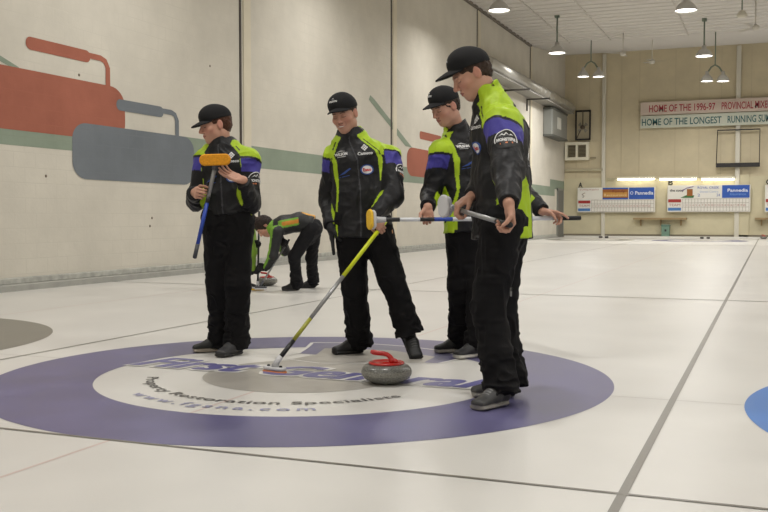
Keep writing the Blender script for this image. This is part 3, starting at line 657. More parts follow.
person(dict(label='bent person in lime sleeve, mostly hidden behind the leftmost curler', far=True, seed=59, s=.95, slv=.9,
    cloth=C_CHAR, lime=(.20, .34, .04), limedir=vec(.6, -.8, 0), limethr=-.5,
    neck=at(246, 230, Z), shL=at(249, 230, Z + .17), shR=at(247, 231, Z - .17),
    spine=spn((245, 229, Z, .12, .09), (238, 229, Z, .16, .11), (228, 229, Z, .15, .11), (216, 233, Z, .16, .12)),
    handR=dict(G=at(259, 271, Z - .15), A=vec(0, 0, 1), d=vec(.6, -.2, -.7), n=vec(.7, .3, 0), el=at(255, 255, Z - .3), curls=(60, 70, 45), thumb=.5, glove=True),
    handL=dict(G=at(259, 243, Z - .12), A=vec(0, 0, 1), d=vec(.8, -.2, -.2), n=vec(.3, .8, 0), el=at(254, 250, Z + .3), curls=(60, 70, 45), thumb=.5, glove=True),
    hipL=at(221, 238, Z + .09), hipR=at(221, 238, Z - .09), kneeL=at(240, 262, Z), kneeR=at(244, 262, Z), ankleL=at(232, 284, Z + .1), ankleR=at(245, 284, Z),
    footL=dict(heel=ground(226, 287), t=vec(1, -.1, 0)), footR=dict(heel=ground(238, 288.3), t=vec(1, -.1, 0), sole=(.02, .02, .02)),
    head=at(250, 224, Z - .04), hf=vec(.55, -.25, -.8), hu=vec(.6, 0, .6), hs=.98, hair=(.05, .028, .014), leg=.86, trouser=(.012, .012, .014)))

# ------------------------------------------------------------------ brooms
M_STEEL = mat('shaft_silver', srgb(150, 150, 150), .35, metal=.6)
M_GRIP = mat('rubber_grip', (.012, .012, .012, 1), .7)
M_BLUE = mat('shaft_blue', srgb(40, 70, 165), .4)
M_YEL = mat('shaft_yellow', srgb(205, 215, 30), .4)
M_WSH = mat('shaft_white', srgb(215, 218, 222), .35)
M_DARK = mat('shaft_black', (.01, .01, .011, 1), .35)
M_PADO = mat('pad_orange', srgb(218, 146, 20), .8, noise=.25, nscale=90)
M_PADY = mat('pad_yellow', srgb(225, 180, 50), .8, noise=.15, nscale=90)
M_PADR = mat('pad_peach', srgb(190, 120, 80), .8)
M_HEADW = mat('broom_head_plastic', srgb(190, 190, 192), .4)
M_HEADG = mat('broom_head_grey', srgb(70, 72, 78), .4)
def broom(label, a, b, segs, pn, pl, pad_mat, head_mat, r=.0128, L=.20, W=.075, writing=None):
    """a: where the shaft meets the head; b: the grip end; pn: way the pad faces; pl: long way of the head"""
    a = np.asarray(a, float); b = np.asarray(b, float); pn = nrm(pn); pl = np.asarray(pl, float); pl = nrm(pl - pn * pl.dot(pn)); pw = np.cross(pn, pl)
    root = empty('curling_broom', a); tag(root, label, 'broom')
    for nm, t0, t1, m, k in segs:
        bm = bmesh.new(); p, q = a + (b - a) * t0, a + (b - a) * t1; tube(bm, p, q, r * k, seg=20)
        if nm == 'grip':
            e = q + (b - a) / np.linalg.norm(b - a) * .012; lathe(bm, q, [(r * k, 0), (r * k * .9, .008), (0, .012)], 20, e - q)
        obj(nm, bm, m, root)
    u = nrm(b - a); hc_ = a - u * .018 + pn * .012
    def stadium(c, l, w, h, nlev, mt, nm, par, bev=.006):
        bm = bmesh.new(); rings = []
        prof = [(-bev, 0), (0, bev), (0, h - bev), (-bev, h)] 
        for off, z in prof:
            rg = []
            for k in range(32):
                an = 2 * math.pi * k / 32; cx_ = (l - w) / 2 * (1 if math.cos(an) >= 0 else -1); rr = w / 2 + off
                rg.append(bm.verts.new(c + pl * (cx_ + rr * math.cos(an)) + pw * rr * math.sin(an) + pn * z))
            rings.append(rg)
        for p_, q_ in zip(rings, rings[1:]):
            for k in range(32): bm.faces.new((p_[k], p_[(k + 1) % 32], q_[(k + 1) % 32], q_[k])).smooth = True
        bm.faces.new(rings[0][::-1]); bm.faces.new(rings[-1]); return obj(nm, bm, mt, par)
    hd = stadium(hc_, L - .01, W - .008, .022, 4, head_mat, 'broom_head', root)
    stadium(hc_ + pn * .022, L, W, .022, 4, pad_mat, 'pad', root, .008)
    bm = bmesh.new(); sweep(bm, [a + u * .045, a + u * .01, hc_ + pn * .004], .019, radii=[.017, .019, .024]); obj('swivel_socket', bm, head_mat, root)
    for q in (-1, 1):
        bm = bmesh.new(); c0 = hc_ + pl * q * L * .28 - pn * .001; lathe(bm, c0, [(.010, 0), (.010, .006), (.006, .009), (0, .009)], 14, -pn); obj('screw_cap', bm, M_GRIP, hd)
    return root
ZB = 6.28
broom('blue-shafted broom held upright with orange pad against dark jacket', at(216.0, 163, ZB), at(194.8, 257, ZB + .03),
      [('shaft', 0, .36, M_STEEL, 1), ('shaft', .36, .42, M_DARK, 1.05), ('shaft', .42, .86, M_BLUE, 1), ('grip', .86, 1, mat('grip_grey', srgb(70, 72, 78), .6), 1.08)], vec(-.05, -1, .02), vec(1, 0, .02), M_PADO, M_HEADG, L=.208, W=.076)
broom('yellow and silver broom standing on the ice, its head in the rings', ground(276.5, 372) + ZW * .060, at(385, 222, 6.28),
      [('shaft', 0, .15, M_DARK, 1.15), ('shaft', .15, .30, mat('shaft_olive', srgb(150, 150, 50), .4), 1), ('shaft', .30, .60, M_STEEL, 1), ('shaft', .60, .97, M_YEL, 1.02), ('grip', .97, 1, M_YEL, 1.08)], vec(0, 0, -1), vec(.80, -.60, 0), M_PADR, M_HEADW, L=.18, W=.075)
broom('level blue and white broom with yellow pad at one end', at(379, 219.8, 6.16), at(579.5, 218, 6.33),
      [('shaft', 0, .10, M_DARK, 1.1), ('shaft', .10, .20, M_WSH, 1), ('shaft', .20, .27, M_DARK, 1.02), ('shaft', .27, .36, M_BLUE, 1.05), ('shaft', .36, .86, M_WSH, 1.1), ('shaft', .86, .9, M_STEEL, 1), ('grip', .90, 1, M_GRIP, 1.15)], vec(-.88, -.48, .05), vec(-.15, .1, 1), M_PADY, M_HEADW, L=.135, W=.075)
broom('silver-shafted broom with pale head held by the tallest curler', A4, B4,
      [('shaft', 0, .80, M_STEEL, .95), ('shaft', .80, .9, M_DARK, 1), ('grip', .9, 1, M_GRIP, 1.1)], vec(-.75, -.62, .1), vec(-.35, 0, 1), M_HEADW, mat('broom_head_pale', srgb(176, 176, 182), .4), L=.125, W=.085)
broom('upright black broom of the far sweeper hidden by the leftmost curler', at(257.8, 284.5, 12.38), at(259.2, 212, 12.46),
      [('shaft', 0, .85, M_DARK, 1), ('grip', .85, 1, M_GRIP, 1.1)], vec(0, 0, -1), vec(1, .2, 0), M_PADY, M_HEADW, L=.17, W=.07)
broom('slanting broom of the bent sweeper in charcoal and lime', at(261.5, 284, 12.1), at(289, 240, 12.27),
      [('shaft', 0, .85, M_STEEL, .9), ('grip', .85, 1, M_GRIP, 1)], vec(0, 0, -1), vec(1, -.2, 0), M_HEADW, M_HEADG, L=.17, W=.07)

# ------------------------------------------------------------------ curling stones
def granite(name, band=False):
    m = mat(name, srgb(120, 120, 114), .3 if not band else .55, coat=.3 if not band else 0); nt = m.node_tree; b = nt.nodes['Principled BSDF']
    tc = nt.nodes.new('ShaderNodeTexCoord'); v = nt.nodes.new('ShaderNodeTexNoise'); v.inputs['Scale'].default_value = 220; v.inputs['Detail'].default_value = 3
    cr = nt.nodes.new('ShaderNodeValToRGB'); e = cr.color_ramp.elements; a, c = ((62, 62, 60), (130, 130, 124)) if not band else ((105, 104, 98), (150, 149, 142))
    e[0].position = .38; e[1].position = .62; e[0].color = srgb(*a); e[1].color = srgb(*c)
    nt.links.new(tc.outputs['Object'], v.inputs['Vector']); nt.links.new(v.outputs['Fac'], cr.inputs[0]); nt.links.new(cr.outputs[0], b.inputs['Base Color']); return m
M_GRAN = granite('granite'); M_BAND = granite('granite_band', True)
M_RED = mat('red_handle', srgb(180, 32, 28), .3, coat=.4)
def stone(label, p, rz):
    root = empty('curling_stone', p); tag(root, label, 'curling stone'); o = np.array(p)
    bm = bmesh.new(); lathe(bm, o, [(0, .004), (.060, .004), (.066, .0015), (.074, .003), (.098, .012), (.125, .028), (.138, .042), (.1425, .050), (.1435, .054)], 64); lathe(bm, o, [(.1435, .078), (.1425, .082), (.138, .091), (.126, .103), (.112, .110), (.104, .1125), (0, .1125)], 64); obj('running_body', bm, M_GRAN, root)
    bm = bmesh.new(); lathe(bm, o, [(.1434, .0535), (.1445, .058), (.1448, .066), (.1445, .074), (.1434, .0785)], 64); obj('striking_band', bm, M_BAND, root)
    bm = bmesh.new(); lathe(bm, o + (0, 0, .112), [(.100, 0), (.104, .003), (.103, .009), (.094, .0135), (.084, .012), (.078, .006), (.030, .006), (.024, .012), (0, .012)], 48); h = obj('handle_cap', bm, M_RED, root)
    d = np.array([math.cos(rz), math.sin(rz), 0])
    bm = bmesh.new(); pts = [(.034, .118), (.030, .135), (.020, .152), (.004, .165), (-.02, .171), (-.05, .173), (-.078, .177), (-.092, .180)]
    sweep(bm, [o + d * a + ZW * z for a, z in pts], .012, 16, radii=[.024, .017, .0145, .0135, .0135, .014, .0145, .010]); obj('handle', bm, M_RED, root)
    bm = bmesh.new(); sweep(bm, [o + d * a + ZW * z for a, z in [(.075, .117), (.055, .124), (.03, .134)]], .012, 14, radii=[.012, .016, .016]); obj('handle_root', bm, M_RED, h); return root
yaw0 = math.atan2(RW[1], RW[0])
stone('grey granite curling stone with red handle in the purple-ringed house', ground(386.5, 383), yaw0 - .15)
stone('distant granite curling stone with red handle being swept', ground(267, 285.5), yaw0 - .2)

# ------------------------------------------------------------------ the rink
XL, XR, YB, YN, ZC = -6.5, 15.5, 40.4, -11.0, 7.87
def wall_paint(name, base, rough=.85, blocks=None, stain=.35):
    m = mat(name, base, rough, spec=.25); nt = m.node_tree; b = nt.nodes['Principled BSDF']
    tc = nt.nodes.new('ShaderNodeTexCoord'); n = nt.nodes.new('ShaderNodeTexNoise'); n.inputs['Scale'].default_value = .9; n.inputs['Detail'].default_value = 7; n.inputs['Roughness'].default_value = .65
    nt.links.new(tc.outputs['Object'], n.inputs['Vector']); cr = nt.nodes.new('ShaderNodeValToRGB'); e = cr.color_ramp.elements
    e[0].position = .3; e[1].position = .7; e[0].color = tuple(c * (1 - stain * .35) for c in base[:3]) + (1,); e[1].color = tuple(min(1, c * 1.05) for c in base[:3]) + (1,)
    nt.links.new(n.outputs['Fac'], cr.inputs[0]); nt.links.new(cr.outputs[0], b.inputs['Base Color'])
    if blocks:
        sp_ = nt.nodes.new('ShaderNodeSeparateXYZ'); cb = nt.nodes.new('ShaderNodeCombineXYZ'); nt.links.new(tc.outputs['Object'], sp_.inputs[0])
        nt.links.new(sp_.outputs[blocks], cb.inputs[0]); nt.links.new(sp_.outputs['Z'], cb.inputs[1])
        br = nt.nodes.new('ShaderNodeTexBrick'); br.inputs['Scale'].default_value = 1; br.inputs['Brick Width'].default_value = .40; br.inputs['Row Height'].default_value = .20
        br.inputs['Mortar Size'].default_value = .008; br.inputs['Mortar Smooth'].default_value = .6; nt.links.new(cb.outputs[0], br.inputs['Vector'])
        bp = nt.nodes.new('ShaderNodeBump'); bp.inputs['Strength'].default_value = .12; bp.inputs['Distance'].default_value = .005; bp.invert = True
        nt.links.new(br.outputs['Fac'], bp.inputs['Height']); n2 = nt.nodes.new('ShaderNodeTexNoise'); n2.inputs['Scale'].default_value = 25; nt.links.new(tc.outputs['Object'], n2.inputs['Vector'])
        bp2 = nt.nodes.new('ShaderNodeBump'); bp2.inputs['Strength'].default_value = .15; bp2.inputs['Distance'].default_value = .01; nt.links.new(n2.outputs['Fac'], bp2.inputs['Height']); nt.links.new(bp.outputs[0], bp2.inputs['Normal']); nt.links.new(bp2.outputs[0], b.inputs['Normal'])
        mx = nt.nodes.new('ShaderNodeMix'); mx.data_type = 'RGBA'; mx.inputs[7].default_value = tuple(c * .94 for c in base[:3]) + (1,); nt.links.new(br.outputs['Fac'], mx.inputs[0]); nt.links.new(cr.outputs[0], mx.inputs[6]); nt.links.new(mx.outputs[2], b.inputs['Base Color'])
    return m
CREAM = srgb(205, 200, 188)
M_WALL = wall_paint('painted_block_wall', CREAM, blocks='Y')
M_BACKU = wall_paint('tan_panel_wall', srgb(204, 193, 165)); M_BACKL = wall_paint('cream_panel_wall', srgb(205, 197, 168))
def ice_mat(name, col, amt=.25, sc=1.2):
    m = mat(name, col, .32, spec=.45); nt = m.node_tree; b = nt.nodes['Principled BSDF']
    tc = nt.nodes.new('ShaderNodeTexCoord'); n = nt.nodes.new('ShaderNodeTexNoise'); n.inputs['Scale'].default_value = sc; n.inputs['Detail'].default_value = 6
    nt.links.new(tc.outputs['Object'], n.inputs['Vector']); cr = nt.nodes.new('ShaderNodeValToRGB'); e = cr.color_ramp.elements; e[0].position = .3; e[1].position = .7
    e[0].color = tuple(c * (1 - amt * .3) for c in col[:3]) + (1,); e[1].color = tuple(min(1, c * (1 + amt * .15)) for c in col[:3]) + (1,)
    nt.links.new(n.outputs['Fac'], cr.inputs[0]); nt.links.new(cr.outputs[0], b.inputs['Base Color'])
    v = nt.nodes.new('ShaderNodeTexVoronoi'); v.inputs['Scale'].default_value = 140; nt.links.new(tc.outputs['Object'], v.inputs['Vector'])
    bp = nt.nodes.new('ShaderNodeBump'); bp.inputs['Strength'].default_value = .12; bp.inputs['Distance'].default_value = .002; nt.links.new(v.outputs['Distance'], bp.inputs['Height']); nt.links.new(bp.outputs[0], b.inputs['Normal'])
    mr = nt.nodes.new('ShaderNodeMapRange'); mr.inputs['To Min'].default_value = .26; mr.inputs['To Max'].default_value = .42; nt.links.new(n.outputs['Fac'], mr.inputs[0]); nt.links.new(mr.outputs[0], b.inputs['Roughness'])
    return m
M_ICE = ice_mat('white_ice', srgb(207, 205, 200)); M_RINGP = ice_mat('purple_ring', srgb(98, 95, 132), .7, 2.2); M_RINGG = ice_mat('grey_ring', srgb(122, 119, 110), .4)
M_RINGB = ice_mat('blue_ring', srgb(62, 118, 190), .4); M_BUT = ice_mat('grey_button', srgb(164, 160, 153), .4, 3)
M_LINE = ice_mat('dark_line', srgb(120, 116, 108), .5, 8); M_PINK = ice_mat('pink_line', srgb(202, 184, 178)); M_FAINT = ice_mat('faint_line', srgb(184, 181, 175))
M_TXB = ice_mat('blue_ice_lettering', srgb(98, 96, 146)); M_TXK = ice_mat('black_ice_lettering', srgb(84, 82, 82)); M_TXW = ice_mat('pale_blue_lettering', srgb(150, 150, 180)); M_LOGO = ice_mat('slate_logo_tint', srgb(100, 98, 132), .4, 4)
def st(o): o['kind'] = 'structure'; return o
def quad(name, pts, m, parent=None):
    bm = bmesh.new(); poly(bm, pts); me = bpy.data.meshes.new(name); bm.to_mesh(me); bm.free(); return link(name, me, m, parent)
floor = st(boxo('floor', (XL - .2, YN, -.12), (XR, YB + .2, 0), M_ICE))
def flat_disc(name, cx_, cy_, r0, r1, z, m, seg=160):
    bm = bmesh.new()
    if r0 <= 0: bm.faces.new([bm.verts.new((cx_ + r1 * math.cos(k * 2 * math.pi / seg), cy_ + r1 * math.sin(k * 2 * math.pi / seg), z)) for k in range(seg)])
    else:
        a = [[bm.verts.new((cx_ + r * math.cos(k * 2 * math.pi / seg), cy_ + r * math.sin(k * 2 * math.pi / seg), z)) for k in range(seg)] for r in (r0, r1)]
        for k in range(seg): bm.faces.new((a[0][k], a[1][k], a[1][(k + 1) % seg], a[0][(k + 1) % seg]))
    me = bpy.data.meshes.new(name); bm.to_mesh(me); bm.free(); return link(name, me, m, floor)
def strip(name, x0, x1, y0, y1, z, m): return quad(name, [(x0, y0, z), (x1, y0, z), (x1, y1, z), (x0, y1, z)], m, floor)
YT = 34.75
flat_disc('painted_ring', 0, 0, 1.22, 1.83, .0012, M_RINGP)['label'] = 'wide purple outer ring'
flat_disc('painted_button', 0, 0, 0, .60, .0012, M_BUT)['label'] = 'pale grey centre circle'
flat_disc('painted_ring', -4.32, 0, 1.22, 1.83, .0012, M_RINGG)['label'] = 'grey outer ring of the next sheet'
flat_disc('painted_ring', 4.33, 0, 1.22, 1.83, .0012, M_RINGB)['label'] = 'blue outer ring of the next sheet'
for x_, m_ in ((-4.32, M_RINGG), (0, M_RINGP), (4.33, M_RINGB)):
    flat_disc('painted_ring', x_, YT, 1.22, 1.83, .0012, m_); flat_disc('painted_button', x_, YT, 0, .6, .0012, M_BUT)
for x_ in (-4.32, 0, 4.33, 8.66):
    strip('centre_line', x_ - .008, x_ + .008, -3.6, 38.4, .0007, M_PINK)
for x_, w_ in ((-2.15, .010), (2.15, .017), (6.5, .017), (10.8, .017)):
    strip('sheet_divider', x_ - w_, x_ + w_, -8, 39.6, .0022, M_LINE)
for y_, w_, m_ in ((-1.83, .010, M_LINE), (0, .006, M_FAINT), (6.4, .020, M_LINE), (28.35, .05, M_LINE), (YT, .008, M_FAINT), (YT + 1.83, .008, M_FAINT)):
    strip('cross_line', XL + .1, XR, y_ - w_, y_ + w_, .0006 if m_ is M_FAINT else .0026, m_)
# writing set in the ice of the near house
def ice_text(name, s, m, flat=None, arc=None, z=.0032, size=.2, h=None, **kw):
    bm = text_bm(s, size, **kw); xs = [v.co.x for v in bm.verts]; x0, x1 = min(xs), max(xs); ys = [v.co.y for v in bm.verts]; y0, y1 = min(ys), max(ys)
    bmesh.ops.triangulate(bm, faces=bm.faces)
    for v in bm.verts:
        u = (v.co.x - x0) / (x1 - x0)
        if flat: X0, X1, Yb, Yt = flat; v.co = Vector((X0 + (X1 - X0) * u, Yb + (Yt - Yb) * (v.co.y - y0) / (y1 - y0), z))
        else:
            r, a0, a1 = arc; an = math.radians(a0 + (a1 - a0) * u); rr = r - v.co.y * (h or 1); v.co = Vector((rr * math.cos(an), rr * math.sin(an), z))
    me = bpy.data.meshes.new(name); bm.to_mesh(me); bm.free(); return link(name, me, m, floor)
bmx = bmesh.new()
M_HALO = ice_mat('white_letter_outline', srgb(212, 210, 206))
for k in range(5): ice_text('ice_lettering', 'First General', M_HALO, flat=(-1.245 + k * .018, 1.125 + k * .018, -.115, .30), size=.3, bold=.010, shear=.35, z=.0028 + k * .0003, space=1.06)
for k in range(3): ice_text('ice_lettering', 'First General', M_TXB, flat=(-1.22 + k * .016, 1.12 + k * .016, -.09, .28), size=.3, bold=.005, z=.0048 + k * .0003, shear=.35, space=1.06)
ice_text('ice_lettering', 'Property Restoration Specialists', M_TXK, arc=(.925, 208, 331), size=.100, bold=.0012, space=1.05)
ice_text('ice_lettering', 'www.fgsna.com', M_TXW, arc=(1.085, 238, 300), size=.112, bold=.0015, space=1.35)
# the tinted roof shape behind the letters
bm = bmesh.new(); inner, outer = [], []
lg = [(-.50, .56), (-.44, .80), (-.52, 1.10), (-.60, 1.34), (-.30, 1.46), (.10, 1.42), (.45, 1.30), (.70, 1.05), (.62, .72), (.30, .60)]
quad('ice_logo', [(x_, y_, .0016) for x_, y_ in lg[1:9]][::-1], M_LOGO, floor)
def strokes(pts, w, z, m, name='ice_logo'):
    bm = bmesh.new()
    for a, b in zip(pts, pts[1:]):
        a = Vector((a[0], a[1], z)); b = Vector((b[0], b[1], z)); n_ = (b - a).normalized().cross(Vector((0, 0, 1))) * w
        bm.faces.new([bm.verts.new(v) for v in (a - n_, b - n_, b + n_, a + n_)][::-1])
    me = bpy.data.meshes.new(name); bm.to_mesh(me); bm.free(); return link(name, me, m, floor)
quad('ice_logo', [(x_, y_, .0019) for x_, y_ in [(-.36, .50), (-.30, .80), (-.38, 1.10), (.10, 1.18), (.5, 1.0), (.52, .66), (.2, .56)]][::-1], M_BUT, floor)
strokes(lg, .013, .0024, M_HALO); strokes([(-.50, .56), (-.1, .44), (.2, .56)], .012, .0024, M_HALO)

# walls
wl_ = st(boxo('wall_left', (XL - .3, YN, -.1), (XL, YB + .2, 8.9), M_WALL))
wb_ = st(boxo('wall_back', (XL - .3, YB, 2.75), (XR + .3, YB + .3, 9.2), M_BACKU)); 
boxo('lower_wall', (XL, YB - .06, -.1), (XR, YB + .3, 2.75), M_BACKL, wb_)
st(boxo('wall_right', (XR, YN, -.1), (XR + .3, YB, 8.9), M_WALL)); st(boxo('wall_front', (XL - .3, YN - .3, -.1), (XR + .3, YN, 8.9), M_WALL))
# ceiling, rising towards the far wall
m = mat('ribbed_ceiling', srgb(200, 196, 190), .6, spec=.3); nt = m.node_tree; b = nt.nodes['Principled BSDF']
tc = nt.nodes.new('ShaderNodeTexCoord'); wv = nt.nodes.new('ShaderNodeTexWave'); wv.wave_type = 'BANDS'; wv.bands_direction = 'Y'; wv.inputs['Scale'].default_value = 1.05; wv.wave_profile = 'SAW'
nt.links.new(tc.outputs['Object'], wv.inputs['Vector']); bp = nt.nodes.new('ShaderNodeBump'); bp.inputs['Distance'].default_value = .05; bp.inputs['Strength'].default_value = .5
nt.links.new(wv.outputs['Fac'], bp.inputs['Height']); nt.links.new(bp.outputs[0], b.inputs['Normal'])
bm = bmesh.new(); prof = []; y_ = YN - .3
def cz(y): return ZC + max(0, y - 33.3) * (8.62 - ZC) / (YB + .3 - 33.3)
while y_ < YB + .2:
    for dy, dz in ((0, 0), (.40, 0), (.43, -.035), (.53, -.035)): prof.append((y_ + dy, cz(y_ + dy) + dz))
    y_ += .56
prof.append((YB + .3, cz(YB + .3))); L_ = [[bm.verts.new((x_, a, b2)) for a, b2 in prof] for x_ in (XL - .3, XR + .3)]
for k in range(len(prof) - 1): bm.faces.new((L_[0][k], L_[0][k + 1], L_[1][k + 1], L_[1][k]))
U_ = [bm.verts.new(v) for v in ((XL - .3, YN - .3, 9.0), (XR + .3, YN - .3, 9.0), (XR + .3, YB + .3, 9.0), (XL - .3, YB + .3, 9.0))]; bm.faces.new(U_)
ceil_ = st(obj('ceiling', bm, m))
M_SEAM = mat('ceiling_seam', srgb(186, 181, 174), .6)
for x_ in (-4.9, -3.3, -.4, 2.5, 5.4, 8.3, 11.2): boxo('ceiling_seam', (x_ - .018, YN, ZC - .045), (x_ + .018, 33.3, ZC + .05), M_SEAM, ceil_)
boxo('ceiling_seam', (XL, YN, ZC - .08), (XL + .09, 33.2, ZC + .05), mat('dark_trim', srgb(110, 104, 96), .6), ceil_)
# pilasters and dark joints of the left wall
M_JOINT = mat('dark_joint', srgb(62, 56, 50), .8); M_PIL = wall_paint('pilaster_paint', srgb(214, 206, 186))
for y_ in (10.36, 17.95, 25.7, 33.25):
    boxo('wall_joint', (XL - .02, y_ - .035, 0), (XL + .012, y_ + .03, ZC), M_JOINT, wl_)
    boxo('wall_pilaster', (XL - .02, y_ + .10, 0), (XL + .02, y_ + .36, ZC), M_PIL, wl_)
for y_ in (2.77,): boxo('wall_joint', (XL - .02, y_ - .035, 0), (XL + .012, y_ + .03, ZC), M_JOINT, wl_)
# grey foam kerb along the left wall
M_KERB = mat('kerb_paint', srgb(156, 156, 150), .7, noise=.15, nscale=5)
kb = st(boxo('baseboard_left', (XL, YN, -.02), (XL + .16, 38.2, .085), M_KERB, bev=.012))
boxo('kerb_lip', (XL, YN, .084), (XL + .07, 38.2, .165), mat('kerb_lip_paint', srgb(172, 172, 165), .7, noise=.35, nscale=9), kb, .01)
M_DK = mat('dark_edge', srgb(60, 60, 58), .8)
st(boxo('trim_1', (XL + .2, 39.45, 0), (XR, 39.60, .07), mat('backboard', srgb(215, 213, 206), .6)))
st(boxo('trim_2', (XL, 40.28, 0), (XR, 40.35, .14), mat('base_dark', srgb(120, 112, 96), .7)))
# wall paintings
def paint(name, pts, m, z=.004, lab=None):
    o = quad(name, [(XL + z, a, b) for a, b in pts], m, wl_)
    if lab: o['label'] = lab
    return o
M_PR = wall_paint('red_mural_paint', srgb(164, 101, 83), blocks='Y', stain=.6); M_PG = wall_paint('slate_mural_paint', srgb(116, 122, 128), blocks='Y', stain=.5); M_PS = wall_paint('sage_mural_paint', srgb(140, 152, 136), blocks='Y', stain=.5)
def rr(y0, y1, z0, z1, r, n=8, rz=None):
    rz = rz or r; P = []
    for cy_, cz_, a in ((y1 - r, z1 - rz, 0), (y0 + r, z1 - rz, 90), (y0 + r, z0 + rz, 180), (y1 - r, z0 + rz, 270)):
        for k in range(n + 1): t = math.radians(a + 90 * k / n); P.append((cy_ + r * math.cos(t), cz_ + rz * math.sin(t)))
    return P
paint('painted_stripe', [(YN, 1.88), (38.2, 1.88), (38.2, 2.29), (YN, 2.29)], M_PS, .002, 'sage green stripe along the wall')
paint('painted_stripe', [(3.4, 3.45), (3.4, 3.2), (4.72, 2.84), (4.72, 2.90), (4.40, 3.0)], M_PS, .0025, 'sage diagonal painted stroke')
paint('painted_stone', rr(3.2, 6.93, 2.08, 2.89, .35, rz=.28), M_PR, .004, 'red painted curling stone')
paint('painted_stone', rr(5.73, 8.80, 1.49, 2.29, .30, rz=.24), M_PG, .0065, 'slate painted curling stone')
def handle(y0, y1, z0, z1, ys, zb, m, zz, w=.075):
    paint('painted_handle', rr(y0, y1, z0, z1, .09, rz=(z1 - z0) * .48), m, zz)
    zt = z0 + (z1 - z0) * .62; bm = bmesh.new(); c = [(y1 - .05, zt), (ys - .16, zt), (ys - .06, zt - .03), (ys, zt - .12), (ys, zb)]
    L_ = []; R_ = []
    for i, (a, b) in enumerate(c):
        p0 = c[max(i - 1, 0)]; p1 = c[min(i + 1, len(c) - 1)]; d = Vector((p1[0] - p0[0], p1[1] - p0[1])).normalized(); L_.append((a - d.y * w * .7, b + d.x * w * .55)); R_.append((a + d.y * w * .7, b - d.x * w * .55))
    paint('painted_handle', L_ + R_[::-1], m, zz + .0006)
handle(4.85, 6.14, 3.16, 3.33, 6.53, 2.80, M_PR, .005); handle(6.72, 7.92, 2.55, 2.72, 8.30, 2.25, M_PG, .0075)
paint('painted_stone', rr(19.1, 24.2, 2.06, 2.84, .4, rz=.28), M_PR, .004, 'distant red painted curling stone')
handle(20.1, 22.0, 3.12, 3.34, 22.6, 2.8, M_PR, .005)
paint('painted_stripe', [(16.45, 3.80), (16.55, 3.92), (16.8, 3.85), (19.5, 2.84), (19.0, 2.84)], M_PS, .0045, 'sage diagonal painted stroke')
M_SPK = mat('dark_speck', srgb(110, 98, 84), .8)
for u_, v_ in ((210, 66), (79, 75), (46, 176), (152, 218), (150, 226)): 
    q = plane(u_, v_, 0, XL); bm = bmesh.new(); lathe(bm, q, [(.022, 0), (.016, .006), (0, .007)], 10, (1, 0, 0)); obj('wall_speck', bm, M_SPK, wl_)
# door of the left wall near the far end
dr = st(boxo('door_1', (XL - .02, 38.75, 0), (XL + .03, 39.95, 2.16), mat('door_grey', srgb(112, 112, 108), .6)))
boxo('door_frame', (XL - .02, 38.65, 0), (XL + .045, 38.75, 2.24), mat('door_frame_grey', srgb(130, 132, 126), .6), dr); boxo('door_frame', (XL - .02, 39.95, 0), (XL + .045, 40.05, 2.24), MATS['door_frame_grey'], dr); boxo('door_frame', (XL - .02, 38.65, 2.16), (XL + .045, 40.05, 2.26), MATS['door_frame_grey'], dr)
boxo('painted_stripe', (XL - .01, 37.2, 2.20), (XL + .006, 40.3, 2.62), M_PS, wl_)

# ------------------------------------------------------------------ back wall furniture, at y = YB
def bw(u, v, y=YB): return plane(u, v, 1, y)
def bbox(name, u0, v0, u1, v1, t, m, parent=None, y=YB - .06, bev=0):
    a = bw(u0, v1, y); b = bw(u1, v0, y); o = boxo(name, (a[0], y - t, a[2]), (b[0], y, b[2]), m, parent, bev); return o
M_PIPE = mat('white_pipe', srgb(206, 202, 188), .5)
def post(u, w, label):
    a = bw(u, 100); bm = bmesh.new(); box(bm, (a[0] - w / 2, YB - .16, 0), (a[0] + w / 2, YB - .062, 8.5), .02); o = obj('wall_post', bm, M_PIPE); tag(o, label, 'post'); return o
post(604.5, .17, 'white vertical post beside the louvred vent on the far wall'); post(738.5, .20, 'white vertical post behind the two long banners')
o_ = bbox('wall_ledge', 607, 176.5, 736, 180, .12, mat('ledge_paint', srgb(176, 168, 142), .6), y=YB - .06); tag(o_, 'narrow ledge running above the strip lights on the far wall', 'ledge')
o_ = bbox('wall_ledge', 565, 168.5, 603, 171.5, .10, MATS['ledge_paint'], y=YB - .06); tag(o_, 'short ledge under the louvred vent on the far wall', 'ledge')
# faint vertical panel seams
for u_ in (577, 590, 622, 640, 676, 700, 722, 752):
    a = bw(u_, 60); boxo('panel_seam', (a[0] - .012, YB - .012, 2.8), (a[0] + .012, YB + .01, 8.5), mat('seam_tan', srgb(190, 179, 152), .8), wb_)
# strip lights
M_TUBE = mat('strip_light_glow', (1, .97, .85, 1), .5, emit=(1, .95, .80, 1), estr=14); M_FIX = mat('fixture_white', srgb(225, 220, 200), .5)
def strip_light(u0, u1, v, label):
    a = bw(u0, v, YB - .35); b = bw(u1, v, YB - .35); root = empty('strip_light', (a + b) / 2); tag(root, label, 'light', 'strip lights on the far wall')
    boxo('fixture', (a[0], YB - .42, a[2] + .05), (b[0], YB - .20, a[2] + .13), M_FIX, root)
    bm = bmesh.new(); tube(bm, (a[0] + .03, YB - .30, a[2] + .01), (b[0] - .03, YB - .30, a[2] + .01), .03, seg=12); obj('tube', bm, M_TUBE, root)
a = bw(737, 200); b = bw(749, 200); boxo('lower_pilaster', (a[0], YB - .12, 0), (b[0], YB, 2.8), M_BACKL, wb_)
strip_light(617, 655, 179.8, 'lit strip light over the left scoreboard on the far wall'); strip_light(659, 697, 179.8, 'lit strip light between the two scoreboards'); strip_light(701, 735, 179.8, 'lit strip light left of the far white post'); 
